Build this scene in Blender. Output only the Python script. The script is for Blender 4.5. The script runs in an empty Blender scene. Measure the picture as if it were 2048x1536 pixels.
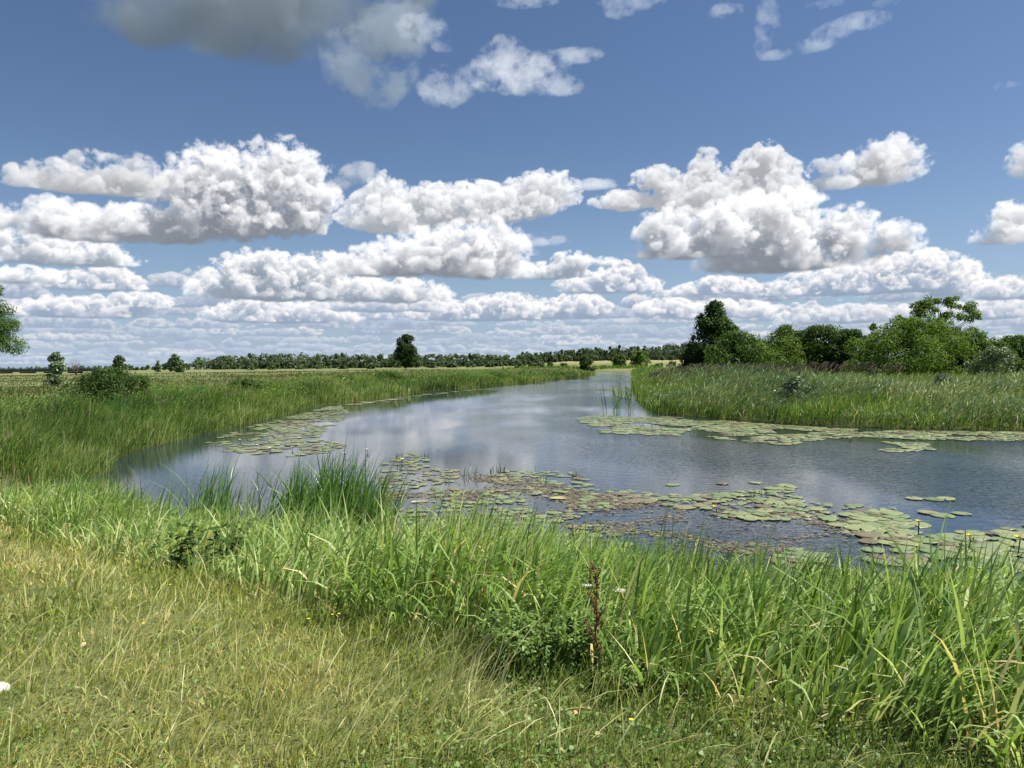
import bpy, math, random
import numpy as np
from mathutils import Matrix, Vector, Euler

S = bpy.context.scene
COL = S.collection
# ------------------------------------------------------------------ camera
EYE = Vector((0.0, 0.0, 2.0))
FPX = 1541.0                      # focal length in pixels of the 2048 px wide photograph
cam_data = bpy.data.cameras.new('camera')
cam = bpy.data.objects.new('camera', cam_data)
COL.objects.link(cam)
cam.location = EYE
cam.rotation_euler = (math.radians(88.51), math.radians(0.60), 0.0)
cam_data.sensor_fit = 'HORIZONTAL'
cam_data.sensor_width = 36.0
cam_data.lens = 36.0 * FPX / 2048.0
cam_data.clip_start = 0.05
cam_data.clip_end = 30000.0
S.camera = cam
ROT = np.array(Euler(cam.rotation_euler, 'XYZ').to_matrix())

def ray(x, y):
    """World direction through a point of the photograph."""
    d = ROT @ np.array([(x - 1024.0) / FPX, (768.0 - y) / FPX, -1.0])
    return d / np.linalg.norm(d)

def ground_at(x, y, z=0.0):
    d = ray(x, y)
    k = (z - EYE.z) / d[2]
    return np.array([d[0] * k, d[1] * k])

def at_range(x, y, dist):
    """Point seen at (x, y) whose forward distance is dist."""
    d = ray(x, y)
    k = dist / d[1]
    return np.array([d[0] * k, dist, EYE.z + d[2] * k])

def azel(x, y):
    d = ray(x, y)
    return math.atan2(d[0], d[1]), math.asin(d[2])

# ------------------------------------------------------------------ exposure
S.view_settings.view_transform = 'Standard'
S.view_settings.look = 'None'
S.view_settings.exposure = 0.95
S.view_settings.gamma = 1.0
S.view_settings.use_curve_mapping = False
S.cycles.max_bounces = 6
S.cycles.diffuse_bounces = 3
S.cycles.glossy_bounces = 3
S.cycles.transmission_bounces = 3
S.cycles.transparent_max_bounces = 6
S.cycles.caustics_reflective = False
S.cycles.caustics_refractive = False
S.cycles.sample_clamp_indirect = 4.0

SUN_EL, SUN_AZ = math.radians(56.0), math.radians(86.0)     # azimuth measured from the view direction to the right

# ------------------------------------------------------------------ node helper
class NT:
    def __init__(self, tree):
        self.t = tree; self.n = tree.nodes; self.l = tree.links
    def node(self, kind, **kw):
        n = self.n.new(kind)
        for k, v in kw.items(): setattr(n, k, v)
        return n
    def put(self, sock, val):
        if isinstance(val, F): val = val.s
        if isinstance(val, bpy.types.NodeSocket): self.l.new(val, sock)
        else: sock.default_value = val
    def math(self, op, *a, clamp=False):
        n = self.n.new('ShaderNodeMath'); n.operation = op; n.use_clamp = clamp
        for i, v in enumerate(a): self.put(n.inputs[i], v)
        return F(self, n.outputs[0])
    def xyz(self, x, y, z=0.0):
        n = self.n.new('ShaderNodeCombineXYZ')
        for i, v in enumerate((x, y, z)): self.put(n.inputs[i], v)
        return n.outputs[0]
    def step(self, v, a, b, lo=0.0, hi=1.0, smooth=True):
        n = self.n.new('ShaderNodeMapRange'); n.clamp = True
        n.interpolation_type = 'SMOOTHSTEP' if smooth else 'LINEAR'
        for i, q in enumerate((v, a, b, lo, hi)): self.put(n.inputs[i], q)
        return F(self, n.outputs[0])
    def mix(self, f, a, b, mode='MIX'):
        n = self.n.new('ShaderNodeMix'); n.data_type = 'RGBA'; n.blend_type = mode; n.clamp_factor = True
        self.put(n.inputs[0], f)
        for s, v in ((n.inputs[6], a), (n.inputs[7], b)):
            if isinstance(v, (tuple, list)) and len(v) == 3: v = (*v, 1.0)
            self.put(s, v)
        return n.outputs[2]
    def noise(self, vec, scale, detail=4.0, rough=0.55, lac=2.0, dim='3D', dist=0.0, out=0):
        n = self.n.new('ShaderNodeTexNoise'); n.noise_dimensions = dim
        self.put(n.inputs['Vector'], vec); self.put(n.inputs['Scale'], scale)
        self.put(n.inputs['Detail'], detail); self.put(n.inputs['Roughness'], rough)
        self.put(n.inputs['Lacunarity'], lac); self.put(n.inputs['Distortion'], dist)
        return F(self, n.outputs[0]) if out == 0 else n.outputs[1]
class F:
    def __init__(self, nt, s): self.nt = nt; self.s = s
    def __add__(self, o): return self.nt.math('ADD', self, o)
    __radd__ = __add__
    def __mul__(self, o): return self.nt.math('MULTIPLY', self, o)
    __rmul__ = __mul__
    def __sub__(self, o): return self.nt.math('SUBTRACT', self, o)
    def __rsub__(self, o): return self.nt.math('SUBTRACT', o, self)
    def __truediv__(self, o): return self.nt.math('DIVIDE', self, o)
    def max(self, o): return self.nt.math('MAXIMUM', self, o)
    def min(self, o): return self.nt.math('MINIMUM', self, o)

# ------------------------------------------------------------------ clouds, computed as small volumes lit by the sun
SKY_RES = math.radians(0.05)
SKY_U0, SKY_V0 = math.radians(-44.0), math.radians(-0.6)
SKY_W, SKY_H = 1760, 552
def cloud_image():
    rng = np.random.default_rng(5)
    NX, NY, NZ = 256, 64, 256
    kx = np.fft.fftfreq(NX)[:, None, None]; ky = np.fft.fftfreq(NY)[None, :, None] * 0.55; kz = np.fft.rfftfreq(NZ)[None, None, :]
    kk = np.sqrt(kx * kx + ky * ky + kz * kz) + 1e-9
    white = np.fft.rfftn(rng.standard_normal((NX, NY, NZ)).astype(np.float32))
    def band(k0):                                           # smooth random field with features of about 1 / k0 voxels
        g = np.fft.irfftn(white * np.exp(-(np.log2(kk / k0) / 0.62) ** 2), s=(NX, NY, NZ), axes=(0, 1, 2)).astype(np.float32)
        white[:] = np.roll(white, (17, 5, 11), (0, 1, 2))
        return g / g.std()
    k0 = 1 / 72.0
    bands = [band(k0 * 2 ** i) for i in range(5)]
    low = bands[0] * 0.6 + bands[1] * 0.3
    billow = sum((np.abs(b) - 0.8) * w for b, w in zip(bands[1:], (1.0, 0.40, 0.15, 0.06)))
    big = np.abs(bands[1]) - 0.8
    wisp = sum(b * w for b, w in zip(bands, (0.5, 0.6, 0.5, 0.36, 0.22)))
    img = np.zeros((SKY_H, SKY_W, 4), np.float32)           # premultiplied colour and cover, row 0 at the bottom
    sx, sy, sz = math.sin(SUN_AZ) * math.cos(SUN_EL), math.cos(SUN_AZ) * math.cos(SUN_EL), math.sin(SUN_EL)
    def px(u, v): return (u - SKY_U0) / SKY_RES, (v - SKY_V0) / SKY_RES
    def shift2(a, dx, dy):                                  # a[x, y] sampled at x + dx, y + dy
        ix, iy = math.floor(dx), math.floor(dy); fx, fy = dx - ix, dy - iy
        def g(a, i, ax):
            o = np.zeros_like(a)
            if i == 0: return a
            src = [slice(None)] * 2; dst = [slice(None)] * 2
            if i > 0: src[ax] = slice(i, None); dst[ax] = slice(None, -i)
            else: src[ax] = slice(None, i); dst[ax] = slice(-i, None)
            o[tuple(dst)] = a[tuple(src)]; return o
        b = g(a, ix, 0) * (1 - fx) + g(a, ix + 1, 0) * fx
        return g(b, iy, 1) * (1 - fy) + g(b, iy + 1, 1) * fy
    def cloud(ells, dens=0.16, amp=0.5, ns=1.0, rag=0.15, lowamp=0.35, base=(0.30, 0.33, 0.37), top=(0.95, 0.95, 0.95), fade=0.0, air=(0.62, 0.72, 0.86), cover=1.0, soft=0.35, sun=1.0, flat=1.0, k=2.0):
        # ells: image-space ellipses (x, y of base line, half width, height, depth below) in map pixels
        x0 = int(min(e[0] - e[2] * 1.35 for e in ells)) - 6; x1 = int(max(e[0] + e[2] * 1.35 for e in ells)) + 6
        z0 = int(min(e[1] - e[4] * 1.5 for e in ells)) - 6; z1 = int(max(e[1] + e[3] * 1.45 for e in ells)) + 6
        x0c, x1c, z0c, z1c = max(x0, 0), min(x1, SKY_W), max(z0, 0), min(z1, SKY_H + 60)
        nx, nz = x1c - x0c, z1c - z0c
        if nx < 4 or nz < 4: return
        hmax = max(min(e[2], 1.6 * (e[3] + e[4])) for e in ells)
        ny = int(np.clip(hmax * 0.9, 10, 44)); ystep = 2.3 * hmax / ny
        X = (np.arange(x0c, x1c, dtype=np.float32))[:, None, None]
        Y = ((np.arange(ny, dtype=np.float32) - ny / 2 + 0.5) * ystep)[None, :, None]
        Zc = (np.arange(z0c, z1c, dtype=np.float32))[None, None, :]
        shape = None
        for (ex, ez, hw, hu, hd) in ells:
            dz = Zc - ez
            dd = min(hw, 1.6 * (hu + hd))
            q = ((X - ex) / hw) ** 2 + (Y / dd) ** 2 + (np.maximum(dz, 0) / hu) ** 2 + (np.minimum(dz, 0) / hd) ** 2
            f = 1.0 - q
            shape = f if shape is None else np.maximum(shape, f) + 0.18 * np.exp(-6 * np.abs(shape - f))
        np.clip(shape, -3, 1.0, out=shape)
        ox, oy, oz = rng.integers(0, 256), rng.integers(0, 64), rng.integers(0, 256)
        gx = (ox + (np.arange(x0c, x1c) / ns).astype(int)) % NX
        gy = (oy + (np.arange(ny) * ystep * 0.55 / ns).astype(int)) % NY
        gz = (oz + (np.arange(z0c, z1c) * 1.1 / ns).astype(int)) % NZ
        ix = np.ix_(gx, gy, gz)
        # edges: puffs above, calmer towards the flat base
        hrel = np.clip((Zc - min(e[1] - e[4] for e in ells)) / max(1.0, 0.5 * max(e[3] + e[4] for e in ells)), 0, 1)
        cal = (1 - flat) + flat * (0.25 + 0.75 * hrel)
        keep = np.clip((shape + 0.75) / 0.6, 0, 1)          # no scraps far from the body
        d = shape + keep * (cal * (amp * billow[ix] + rag * wisp[ix]) + lowamp * low[ix])
        d = np.clip(d / soft, 0, 1); d = d * d * (3 - 2 * d) * dens
        dl = np.clip((shape + keep * (cal * amp * 1.1 * big[ix] + lowamp * low[ix])) / (soft + 0.25), 0, 1) * dens      # broad forms carry most of the shading
        # light: optical depth towards the sun, layer by layer from the top
        tau = np.zeros_like(d); t = np.zeros((nx, ny), np.float32); tv = np.zeros((nx, ny), np.float32); up = np.zeros_like(d)
        for j in range(nz - 1, -1, -1):
            t = shift2(t, sx / sz, sy / sz / ystep)
            dm = 0.80 * dl[:, :, j] + 0.20 * d[:, :, j]
            tau[:, :, j] = t + 0.5 * dm / sz
            t = t + dm / sz
            up[:, :, j] = tv; tv = tv + d[:, :, j]
        tau *= k; up *= k
        L = 0.42 * np.exp(-0.80 * tau) + 0.40 * np.exp(-0.30 * tau) + 0.18 * np.exp(-0.15 * tau)
        A = np.exp(-0.05 * up)
        dv = d * ystep * 0.8
        T = np.exp(-np.cumsum(dv, axis=1) + dv)             # towards the viewer
        wgt = T * (1 - np.exp(-dv))
        a = wgt.sum(1)
        lit = (wgt * L).sum(1) / np.maximum(a, 1e-4); amb = (wgt * A).sum(1) / np.maximum(a, 1e-4)
        s = np.clip(lit * sun, 0, 1)[..., None]
        colr = np.array(base, np.float32) * (0.80 + 0.35 * amb[..., None]) + (np.array(top, np.float32) - np.array(base, np.float32)) * np.clip(s * 1.42 - 0.12, 0, 1.02)
        colr = colr * (1 - fade) + np.array(air, np.float32) * fade
        a = np.clip(a * 1.02, 0, 1) * cover
        z1i = min(z1c, SKY_H)
        sl = (slice(z0c, z1i), slice(x0c, x1c))
        av = a[:, :z1i - z0c].T[..., None]; cv = colr[:, :z1i - z0c].transpose(1, 0, 2)
        img[sl] = img[sl] * (1 - av) + np.concatenate([cv * av, av], -1)
    def spec(ells):
        o = []
        for (x, y, hw, hu, hd) in ells:
            u, v = azel(x, y); ex, ez = px(u, v)
            o.append((ex, ez, (azel(x + hw, y)[0] - u) / SKY_RES, (azel(x, y - hu)[1] - v) / SKY_RES, (v - azel(x, y + hd)[1]) / SKY_RES))
        return o
    # far rows: flat-based small cumulus, each row lower, thinner and paler
    vdeg = 0.28
    rows = []
    while vdeg < 5.2:
        rows.append(vdeg); vdeg = vdeg * 1.20 + 0.10
    for vd in rows:
        f = max(0.0, 1 - vd / 5.2)
        zr = px(0, math.radians(vd))[1]
        H = 4.0 + vd * 3.6
        x = -40.0
        ells = []
        def flush(ells, q):
            if ells:
                cloud(ells, k=4.2, dens=0.30, amp=0.42, ns=0.25 + 0.13 * vd, rag=0.30, lowamp=0.40, base=(0.33, 0.40, 0.53), top=(0.92, 0.885, 0.86) if q else (0.62, 0.66, 0.72),
                      fade=0.04 + 0.42 * f ** 1.6, air=(0.47, 0.585, 0.76), cover=0.97 - 0.2 * f, soft=0.55, sun=rng.uniform(0.5, 1.15), flat=0.9)
        while x < SKY_W + 40:
            w = H * rng.uniform(1.5, 5.0)
            h = H * rng.uniform(0.35, 1.05)
            ells = [(x + w, zr + rng.normal(0, 1.2 + 0.3 * H * 0.2), w, h, H * 0.22)]
            for _ in range(rng.integers(0, 3)):
                ells.append((x + w * rng.uniform(0.3, 1.7), zr + rng.normal(0, 1.0), w * rng.uniform(0.2, 0.5), h * rng.uniform(0.8, 1.7), H * 0.2))
            flush(ells, rng.random() < 0.6)
            x += w * rng.uniform(1.25, 2.0) + (H * rng.uniform(0.5, 4.0) if rng.random() < 0.40 else 0)
    for kw, ells in CLOUDS:
        cloud(spec(ells), **kw)
    return img
LOWK = dict(k=3.3, dens=0.16, amp=0.42, ns=0.65, rag=0.35, base=(0.29, 0.365, 0.49), top=(1.02, 0.985, 0.955), fade=0.06, soft=0.55)
MIDK = dict(k=3.0, dens=0.13, amp=0.40, ns=0.7, rag=0.42, soft=0.7, base=(0.27, 0.325, 0.40), top=(1.05, 1.04, 1.03), fade=0.03)
BIGK = dict(k=2.6, dens=0.085, amp=0.42, ns=0.9, rag=0.42, soft=0.9, base=(0.235, 0.26, 0.305), top=(1.06, 1.06, 1.065))
def mk(k, **kw): return {**k, **kw}
CLOUDS = [                                                  # (x, y of the base line, half width, height, depth) in the photograph's pixels
  (LOWK, [(150, 630, 150, 34, 8), (110, 625, 60, 30, 8), (270, 612, 80, 26, 8)]),
  (LOWK, [(560, 640, 150, 34, 8), (500, 625, 60, 28, 8)]),
  (LOWK, [(980, 635, 190, 36, 8), (1020, 622, 60, 34, 8), (1160, 625, 60, 36, 8)]),
  (LOWK, [(1420, 632, 140, 30, 8), (1330, 625, 60, 26, 8)]),
  (mk(LOWK, sun=0.8), [(1700, 640, 160, 30, 8), (1980, 632, 130, 30, 8)]),
  (mk(LOWK, sun=0.75), [(770, 618, 130, 26, 8)]),
  (LOWK, [(1740, 580, 215, 48, 10), (1830, 572, 120, 66, 10), (1700, 570, 70, 44, 10), (1930, 585, 80, 30, 10)]),
  (LOWK, [(2030, 590, 110, 36, 10)]),
  (LOWK, [(1440, 582, 75, 28, 9), (1380, 588, 50, 18, 8)]),
  (LOWK, [(1215, 580, 100, 38, 9), (1240, 574, 55, 46, 9)]),
  (mk(MIDK, soft=0.6, cover=0.95), [(1090, 552, 85, 26, 9), (1140, 530, 45, 26, 12), (1180, 525, 60, 12, 10)]),
  (LOWK, [(185, 575, 100, 34, 9), (220, 565, 55, 30, 9)]),
  (mk(LOWK, sun=0.6, soft=0.7), [(360, 570, 75, 22, 9), (405, 560, 35, 26, 9)]),
  (mk(MIDK, soft=0.6), [(45, 560, 90, 26, 10)]),
  (MIDK, [(110, 522, 170, 40, 10), (60, 505, 90, 44, 10), (200, 515, 60, 36, 10)]),
  (mk(MIDK, sun=0.95), [(560, 592, 160, 62, 12), (530, 570, 110, 64, 16), (640, 580, 80, 70, 12), (770, 596, 125, 40, 12)]),
  (mk(BIGK, sun=0.85, base=(0.37, 0.40, 0.44), soft=0.5), [(790, 445, 105, 60, 22), (770, 420, 55, 66, 24), (860, 415, 80, 46, 30), (960, 425, 120, 56, 22), (1075, 400, 75, 52, 30), (1120, 375, 40, 30, 20)]),
  (mk(BIGK, soft=1.0, rag=0.5, dens=0.03, cover=0.8), [(1185, 372, 60, 14, 12)]),
  (mk(BIGK, ns=0.95), [(770, 545, 115, 50, 12), (850, 535, 110, 72, 16), (950, 540, 110, 92, 20), (985, 500, 60, 56, 20), (1000, 545, 45, 60, 14)]),
  (mk(BIGK, soft=1.0, rag=0.5, dens=0.03, cover=0.8), [(1070, 482, 60, 14, 14)]),
  (mk(BIGK, dens=0.09), [(190, 470, 210, 56, 16), (110, 450, 75, 55, 16), (340, 470, 140, 60, 18), (470, 440, 150, 115, 40), (430, 400, 100, 105, 40), (560, 400, 105, 110, 50), (620, 430, 60, 90, 36)]),
  (mk(BIGK, sun=0.72, base=(0.34, 0.355, 0.375)), [(170, 380, 155, 44, 10), (110, 370, 80, 50, 12), (185, 365, 60, 62, 12), (270, 368, 60, 56, 14)]),
  (mk(BIGK, soft=0.9, rag=0.5, dens=0.03, cover=0.85, sun=0.7), [(725, 350, 42, 24, 22), (690, 365, 30, 14, 16)]),
  (mk(BIGK, sun=0.72, soft=0.6, base=(0.40, 0.42, 0.45), dens=0.12), [(1260, 405, 75, 26, 16), (1310, 370, 50, 36, 22), (1420, 400, 110, 60, 40), (1412, 340, 34, 40, 40), (1520, 380, 95, 60, 36), (1525, 330, 48, 44, 44), (1580, 360, 45, 30, 30)]),
  (mk(BIGK, ns=0.95), [(1560, 532, 175, 60, 15), (1540, 480, 140, 92, 40), (1580, 430, 70, 50, 40), (1690, 480, 80, 70, 50), (1770, 485, 80, 46, 24)]),
  (mk(BIGK, ns=0.95), [(1380, 508, 115, 50, 12), (1340, 470, 70, 56, 20), (1450, 480, 100, 74, 24), (1540, 455, 60, 62, 24)]),
  (mk(BIGK, sun=0.85, base=(0.32, 0.34, 0.365), lowamp=0.2), [(1760, 352, 92, 62, 24), (1775, 330, 66, 58, 30), (1820, 330, 42, 46, 26)]),
  (mk(BIGK, soft=0.9, rag=0.5, dens=0.07, sun=0.75, cover=0.9), [(1665, 370, 50, 18, 14), (1660, 335, 45, 22, 20)]),
  (mk(BIGK, sun=0.95), [(2030, 476, 95, 40, 14), (2020, 455, 60, 50, 16), (2075, 460, 50, 56, 20)]),
  (mk(BIGK, sun=0.8, base=(0.38, 0.41, 0.45)), [(2085, 330, 78, 56, 28)]),
  (dict(dens=0.035, amp=0.10, ns=2.6, rag=0.26, lowamp=0.40, base=(0.108, 0.142, 0.172), top=(0.31, 0.38, 0.45), soft=1.5, flat=0.0, sun=0.62), [(420, 10, 250, 160, 105), (610, 30, 190, 150, 85), (760, 20, 110, 110, 85), (250, -20, 100, 100, 90)]),
  (dict(dens=0.03, amp=0.15, ns=1.3, rag=0.65, lowamp=0.45, base=(0.20, 0.26, 0.33), top=(0.36, 0.44, 0.53), soft=1.4, flat=0.0, sun=0.7, cover=0.92), [(740, 120, 85, 80, 90), (800, 60, 80, 60, 50)]),
  (dict(dens=0.013, amp=0.25, ns=0.8, rag=0.75, lowamp=0.45, base=(0.36, 0.43, 0.52), top=(0.86, 0.89, 0.93), soft=0.9, flat=0.0, cover=0.93), [(1030, 150, 95, 50, 36), (1010, 110, 40, 36, 40), (1150, 112, 60, 16, 16), (890, 185, 50, 46, 28), (1115, 175, 50, 22, 18)]),
  (dict(dens=0.012, amp=0.3, ns=0.7, rag=0.75, lowamp=0.5, base=(0.36, 0.43, 0.52), top=(0.80, 0.85, 0.92), soft=0.9, flat=0.0, cover=0.9), [(885, 92, 22, 14, 14), (840, 60, 50, 30, 24)]),
  (dict(dens=0.014, amp=0.3, ns=0.7, rag=0.85, lowamp=0.55, base=(0.36, 0.44, 0.56), top=(0.78, 0.84, 0.92), soft=1.1, flat=0.0, cover=0.85), [(1720, 45, 55, 18, 18), (1670, 65, 45, 20, 18), (1630, 90, 40, 16, 14), (1565, 108, 55, 10, 10), (1535, 40, 24, 50, 50), (1520, 95, 14, 20, 20)]),
  (dict(dens=0.014, amp=0.3, ns=0.6, rag=0.85, lowamp=0.6, base=(0.36, 0.44, 0.56), top=(0.74, 0.81, 0.9), soft=1.1, flat=0.0, cover=0.8), [(1050, 0, 62, 14, 16), (1265, 0, 62, 16, 22), (1240, 25, 30, 10, 12), (1450, 22, 36, 14, 14), (1660, 5, 50, 8, 10), (1790, 0, 40, 10, 12), (2010, 172, 34, 8, 6)]),
]
# ------------------------------------------------------------------ sky and sun
world = bpy.data.worlds.new('World')
S.world = world
world.use_nodes = True
world.cycles.sampling_method = 'MANUAL'
world.cycles.sample_map_resolution = 512
sun_data = bpy.data.lights.new('sun', 'SUN')
sun_data.energy = 5.0
sun_data.angle = math.radians(0.53)
sun_data.color = (1.0, 0.945, 0.84)
sun = bpy.data.objects.new('sun', sun_data)
COL.objects.link(sun)
sun.location = (20, 20, 40)
sun.rotation_euler = Vector((-math.sin(SUN_AZ) * math.cos(SUN_EL), -math.cos(SUN_AZ) * math.cos(SUN_EL), -math.sin(SUN_EL))).to_track_quat('-Z', 'Y').to_euler()
SKY_TINT = (0.365, 0.408, 0.472)
def build_sky():
    T = NT(world.node_tree)
    T.n.clear()
    out = T.node('ShaderNodeOutputWorld'); bg = T.node('ShaderNodeBackground')
    bg.inputs['Strength'].default_value = 0.1
    T.l.new(bg.outputs[0], out.inputs[0])
    sky = T.node('ShaderNodeTexSky', sky_type='NISHITA', sun_disc=False)
    sky.sun_elevation = SUN_EL; sky.sun_rotation = SUN_AZ
    sky.air_density = 1.0; sky.dust_density = 0.5; sky.ozone_density = 1.6; sky.altitude = 100.0
    tc = T.node('ShaderNodeTexCoord')
    sep = T.node('ShaderNodeSeparateXYZ'); T.l.new(tc.outputs['Generated'], sep.inputs[0])
    X, Y, Z = (F(T, s) for s in sep.outputs)
    u = T.math('ARCTAN2', X, Y)
    v = T.math('ARCSINE', Z)
    K = 5.3                                                # the background strength is 0.1
    base = T.mix(1.0, sky.outputs[0], SKY_TINT, 'MULTIPLY')
    air = T.step(v, 0.0, 0.30, 1.0, 0.0, smooth=False)
    col = T.mix(air * air * 0.7, base, (0.40 * K, 0.53 * K, 0.74 * K))
    data = cloud_image()
    im = bpy.data.images.new('cloud_cover', SKY_W, SKY_H, alpha=True, float_buffer=True)
    im.colorspace_settings.name = 'Non-Color'
    im.alpha_mode = 'CHANNEL_PACKED'
    im.pixels.foreach_set(data.ravel())
    im.update()
    t = T.node('ShaderNodeTexImage', image=im, extension='CLIP', interpolation='Linear')
    T.l.new(T.xyz((u - SKY_U0) * (1.0 / (SKY_W * SKY_RES)), (v - SKY_V0) * (1.0 / (SKY_H * SKY_RES))), t.inputs[0])
    cover = F(T, t.outputs['Alpha'])
    clear = T.mix(cover, col, (0.0, 0.0, 0.0))
    lit = T.mix(1.0, t.outputs['Color'], (K, K, K), 'MULTIPLY')
    col = T.mix(1.0, clear, lit, 'ADD')
    col = T.mix(T.step(v, -0.012, -0.004), (0.05 * K, 0.06 * K, 0.03 * K), col)   # land below the horizon
    T.put(bg.inputs['Color'], col)
build_sky()
R = np.random.default_rng(11)
# ------------------------------------------------------------------ object helpers
def tag(o, label=None, cat=None, group=None, kind=None):
    if label: o['label'] = label
    if cat: o['category'] = cat
    if group: o['group'] = group
    if kind: o['kind'] = kind
    return o
def link(name, me, mat=None, parent=None):
    o = bpy.data.objects.new(name, me)
    COL.objects.link(o)
    if mat is not None: me.materials.append(mat)
    if parent is not None: o.parent = parent
    return o
def empty(name, loc):
    o = bpy.data.objects.new(name, None)
    o.empty_display_size = 0.1
    o.location = tuple(float(q) for q in loc)
    COL.objects.link(o)
    return o
def mesh_np(name, verts, quads=None, tris=None, attrs=None, smooth=False):
    me = bpy.data.meshes.new(name)
    verts = np.ascontiguousarray(verts, np.float32)
    idx = []; tot = []
    if quads is not None and len(quads): idx.append(np.asarray(quads, np.int32).ravel()); tot.append(np.full(len(quads), 4, np.int32))
    if tris is not None and len(tris): idx.append(np.asarray(tris, np.int32).ravel()); tot.append(np.full(len(tris), 3, np.int32))
    idx = np.concatenate(idx); tot = np.concatenate(tot)
    me.vertices.add(len(verts)); me.vertices.foreach_set('co', verts.ravel())
    me.loops.add(len(idx)); me.loops.foreach_set('vertex_index', idx)
    me.polygons.add(len(tot)); me.polygons.foreach_set('loop_start', np.concatenate([[0], np.cumsum(tot)[:-1]]).astype(np.int32))
    if smooth: me.polygons.foreach_set('use_smooth', np.ones(len(tot), bool))
    for k, a in (attrs or {}).items():
        at = me.attributes.new(k, 'FLOAT', 'POINT'); at.data.foreach_set('value', np.ascontiguousarray(a, np.float32))
    me.update(calc_edges=True)
    return me

# ------------------------------------------------------------------ value noise on the ground plane
_P = np.random.default_rng(3).random((256, 256)).astype(np.float32)
def vnoise(x, y, s=1.0, oct=3):
    x = np.asarray(x, float) * s; y = np.asarray(y, float) * s; r = 0; a = 1.0; t = 0
    for o in range(oct):
        ix = np.floor(x).astype(int); iy = np.floor(y).astype(int); fx = x - ix; fy = y - iy
        fx = fx * fx * (3 - 2 * fx); fy = fy * fy * (3 - 2 * fy)
        g = lambda i, j: _P[i & 255, j & 255]
        r = r + a * ((g(ix, iy) * (1 - fx) + g(ix + 1, iy) * fx) * (1 - fy) + (g(ix, iy + 1) * (1 - fx) + g(ix + 1, iy + 1) * fx) * fy)
        t += a; a *= 0.5; x = x * 2.03 + 17.1; y = y * 2.03 + 5.7
    return r / t

# ------------------------------------------------------------------ river outline (world metres, from the photograph)
NEAR = [(20, 990), (190, 1008), (300, 1062), (420, 1092), (560, 1112), (750, 1137), (950, 1152), (1150, 1163), (1400, 1198), (1600, 1238), (1800, 1256), (2048, 1262)]
RIGHT = [(2048, 860), (1800, 857), (1640, 851), (1500, 841), (1400, 833), (1330, 827), (1300, 812), (1283, 796), (1274, 780), (1269, 762), (1267, 748), (1266, 744)]
LEFT = [(1180, 743), (1188, 750), (1150, 755), (1100, 761), (1000, 770), (900, 779), (830, 786), (760, 797), (700, 804), (620, 815), (560, 831), (470, 853), (390, 870), (330, 886), (250, 905), (205, 928), (195, 950), (120, 968), (50, 974)]
near_w = [ground_at(*p) for p in NEAR]; right_w = [ground_at(*p) for p in RIGHT]; left_w = [ground_at(*p) for p in LEFT]
RIVER = np.array(near_w + [np.array((14.0, 5.0)), np.array((70.0, 2.0)), np.array((75.0, 34.0))] + right_w + left_w)
def inside(poly, x, y):
    c = np.zeros(np.shape(x), bool); n = len(poly)
    for i in range(n):
        x0, y0 = poly[i]; x1, y1 = poly[(i + 1) % n]
        if y0 == y1: continue
        m = ((y0 > y) != (y1 > y)) & (x < (x1 - x0) * (y - y0) / (y1 - y0) + x0)
        c ^= m
    return c
def edge_dist(poly, x, y, closed=True):
    d = np.full(np.shape(x), 1e9); n = len(poly)
    for i in range(n if closed else n - 1):
        a = np.array(poly[i]); b = np.array(poly[(i + 1) % n]); e = b - a
        t = np.clip(((x - a[0]) * e[0] + (y - a[1]) * e[1]) / max(e @ e, 1e-9), 0, 1)
        d = np.minimum(d, np.hypot(x - a[0] - t * e[0], y - a[1] - t * e[1]))
    return d
def shore(x, y):
    """Signed distance to the waterline: positive on land."""
    d = edge_dist(RIVER, x, y)
    return np.where(inside(RIVER, x, y), -d, d)
def ss(x, a, b):
    t = np.clip((x - a) / (b - a), 0, 1); return t * t * (3 - 2 * t)
def height(x, y, s=None):
    x = np.asarray(x, float); y = np.asarray(y, float)
    if s is None: s = shore(x, y)
    r = np.hypot(x, y)
    near = 1 - ss(r, 10, 26)
    H = 0.40 * near + 0.55 * (1 - near)
    L = 2.9 * near + 4.0 * (1 - near)
    z = 0.015 + H * ss(s, -0.2, L)
    z = z + (vnoise(x, y, 0.9, 3) - 0.5) * 0.10 * ss(s, 0.2, 2.0) * (1 - ss(r, 60, 200))
    z = z + (vnoise(x + 50, y, 0.03, 2) - 0.5) * 0.5 * ss(s, 4, 20) * ss(r, 30, 90)
    az = np.degrees(np.arctan2(x, y))
    z = z + 3.2 * ss(r, 300, 620) * ss(az, -1.0, 5.0)
    return np.where(s < 0, -0.75 * ss(-s, 0.0, 1.6) + 0.015 * (s > -0.02), z)

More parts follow.
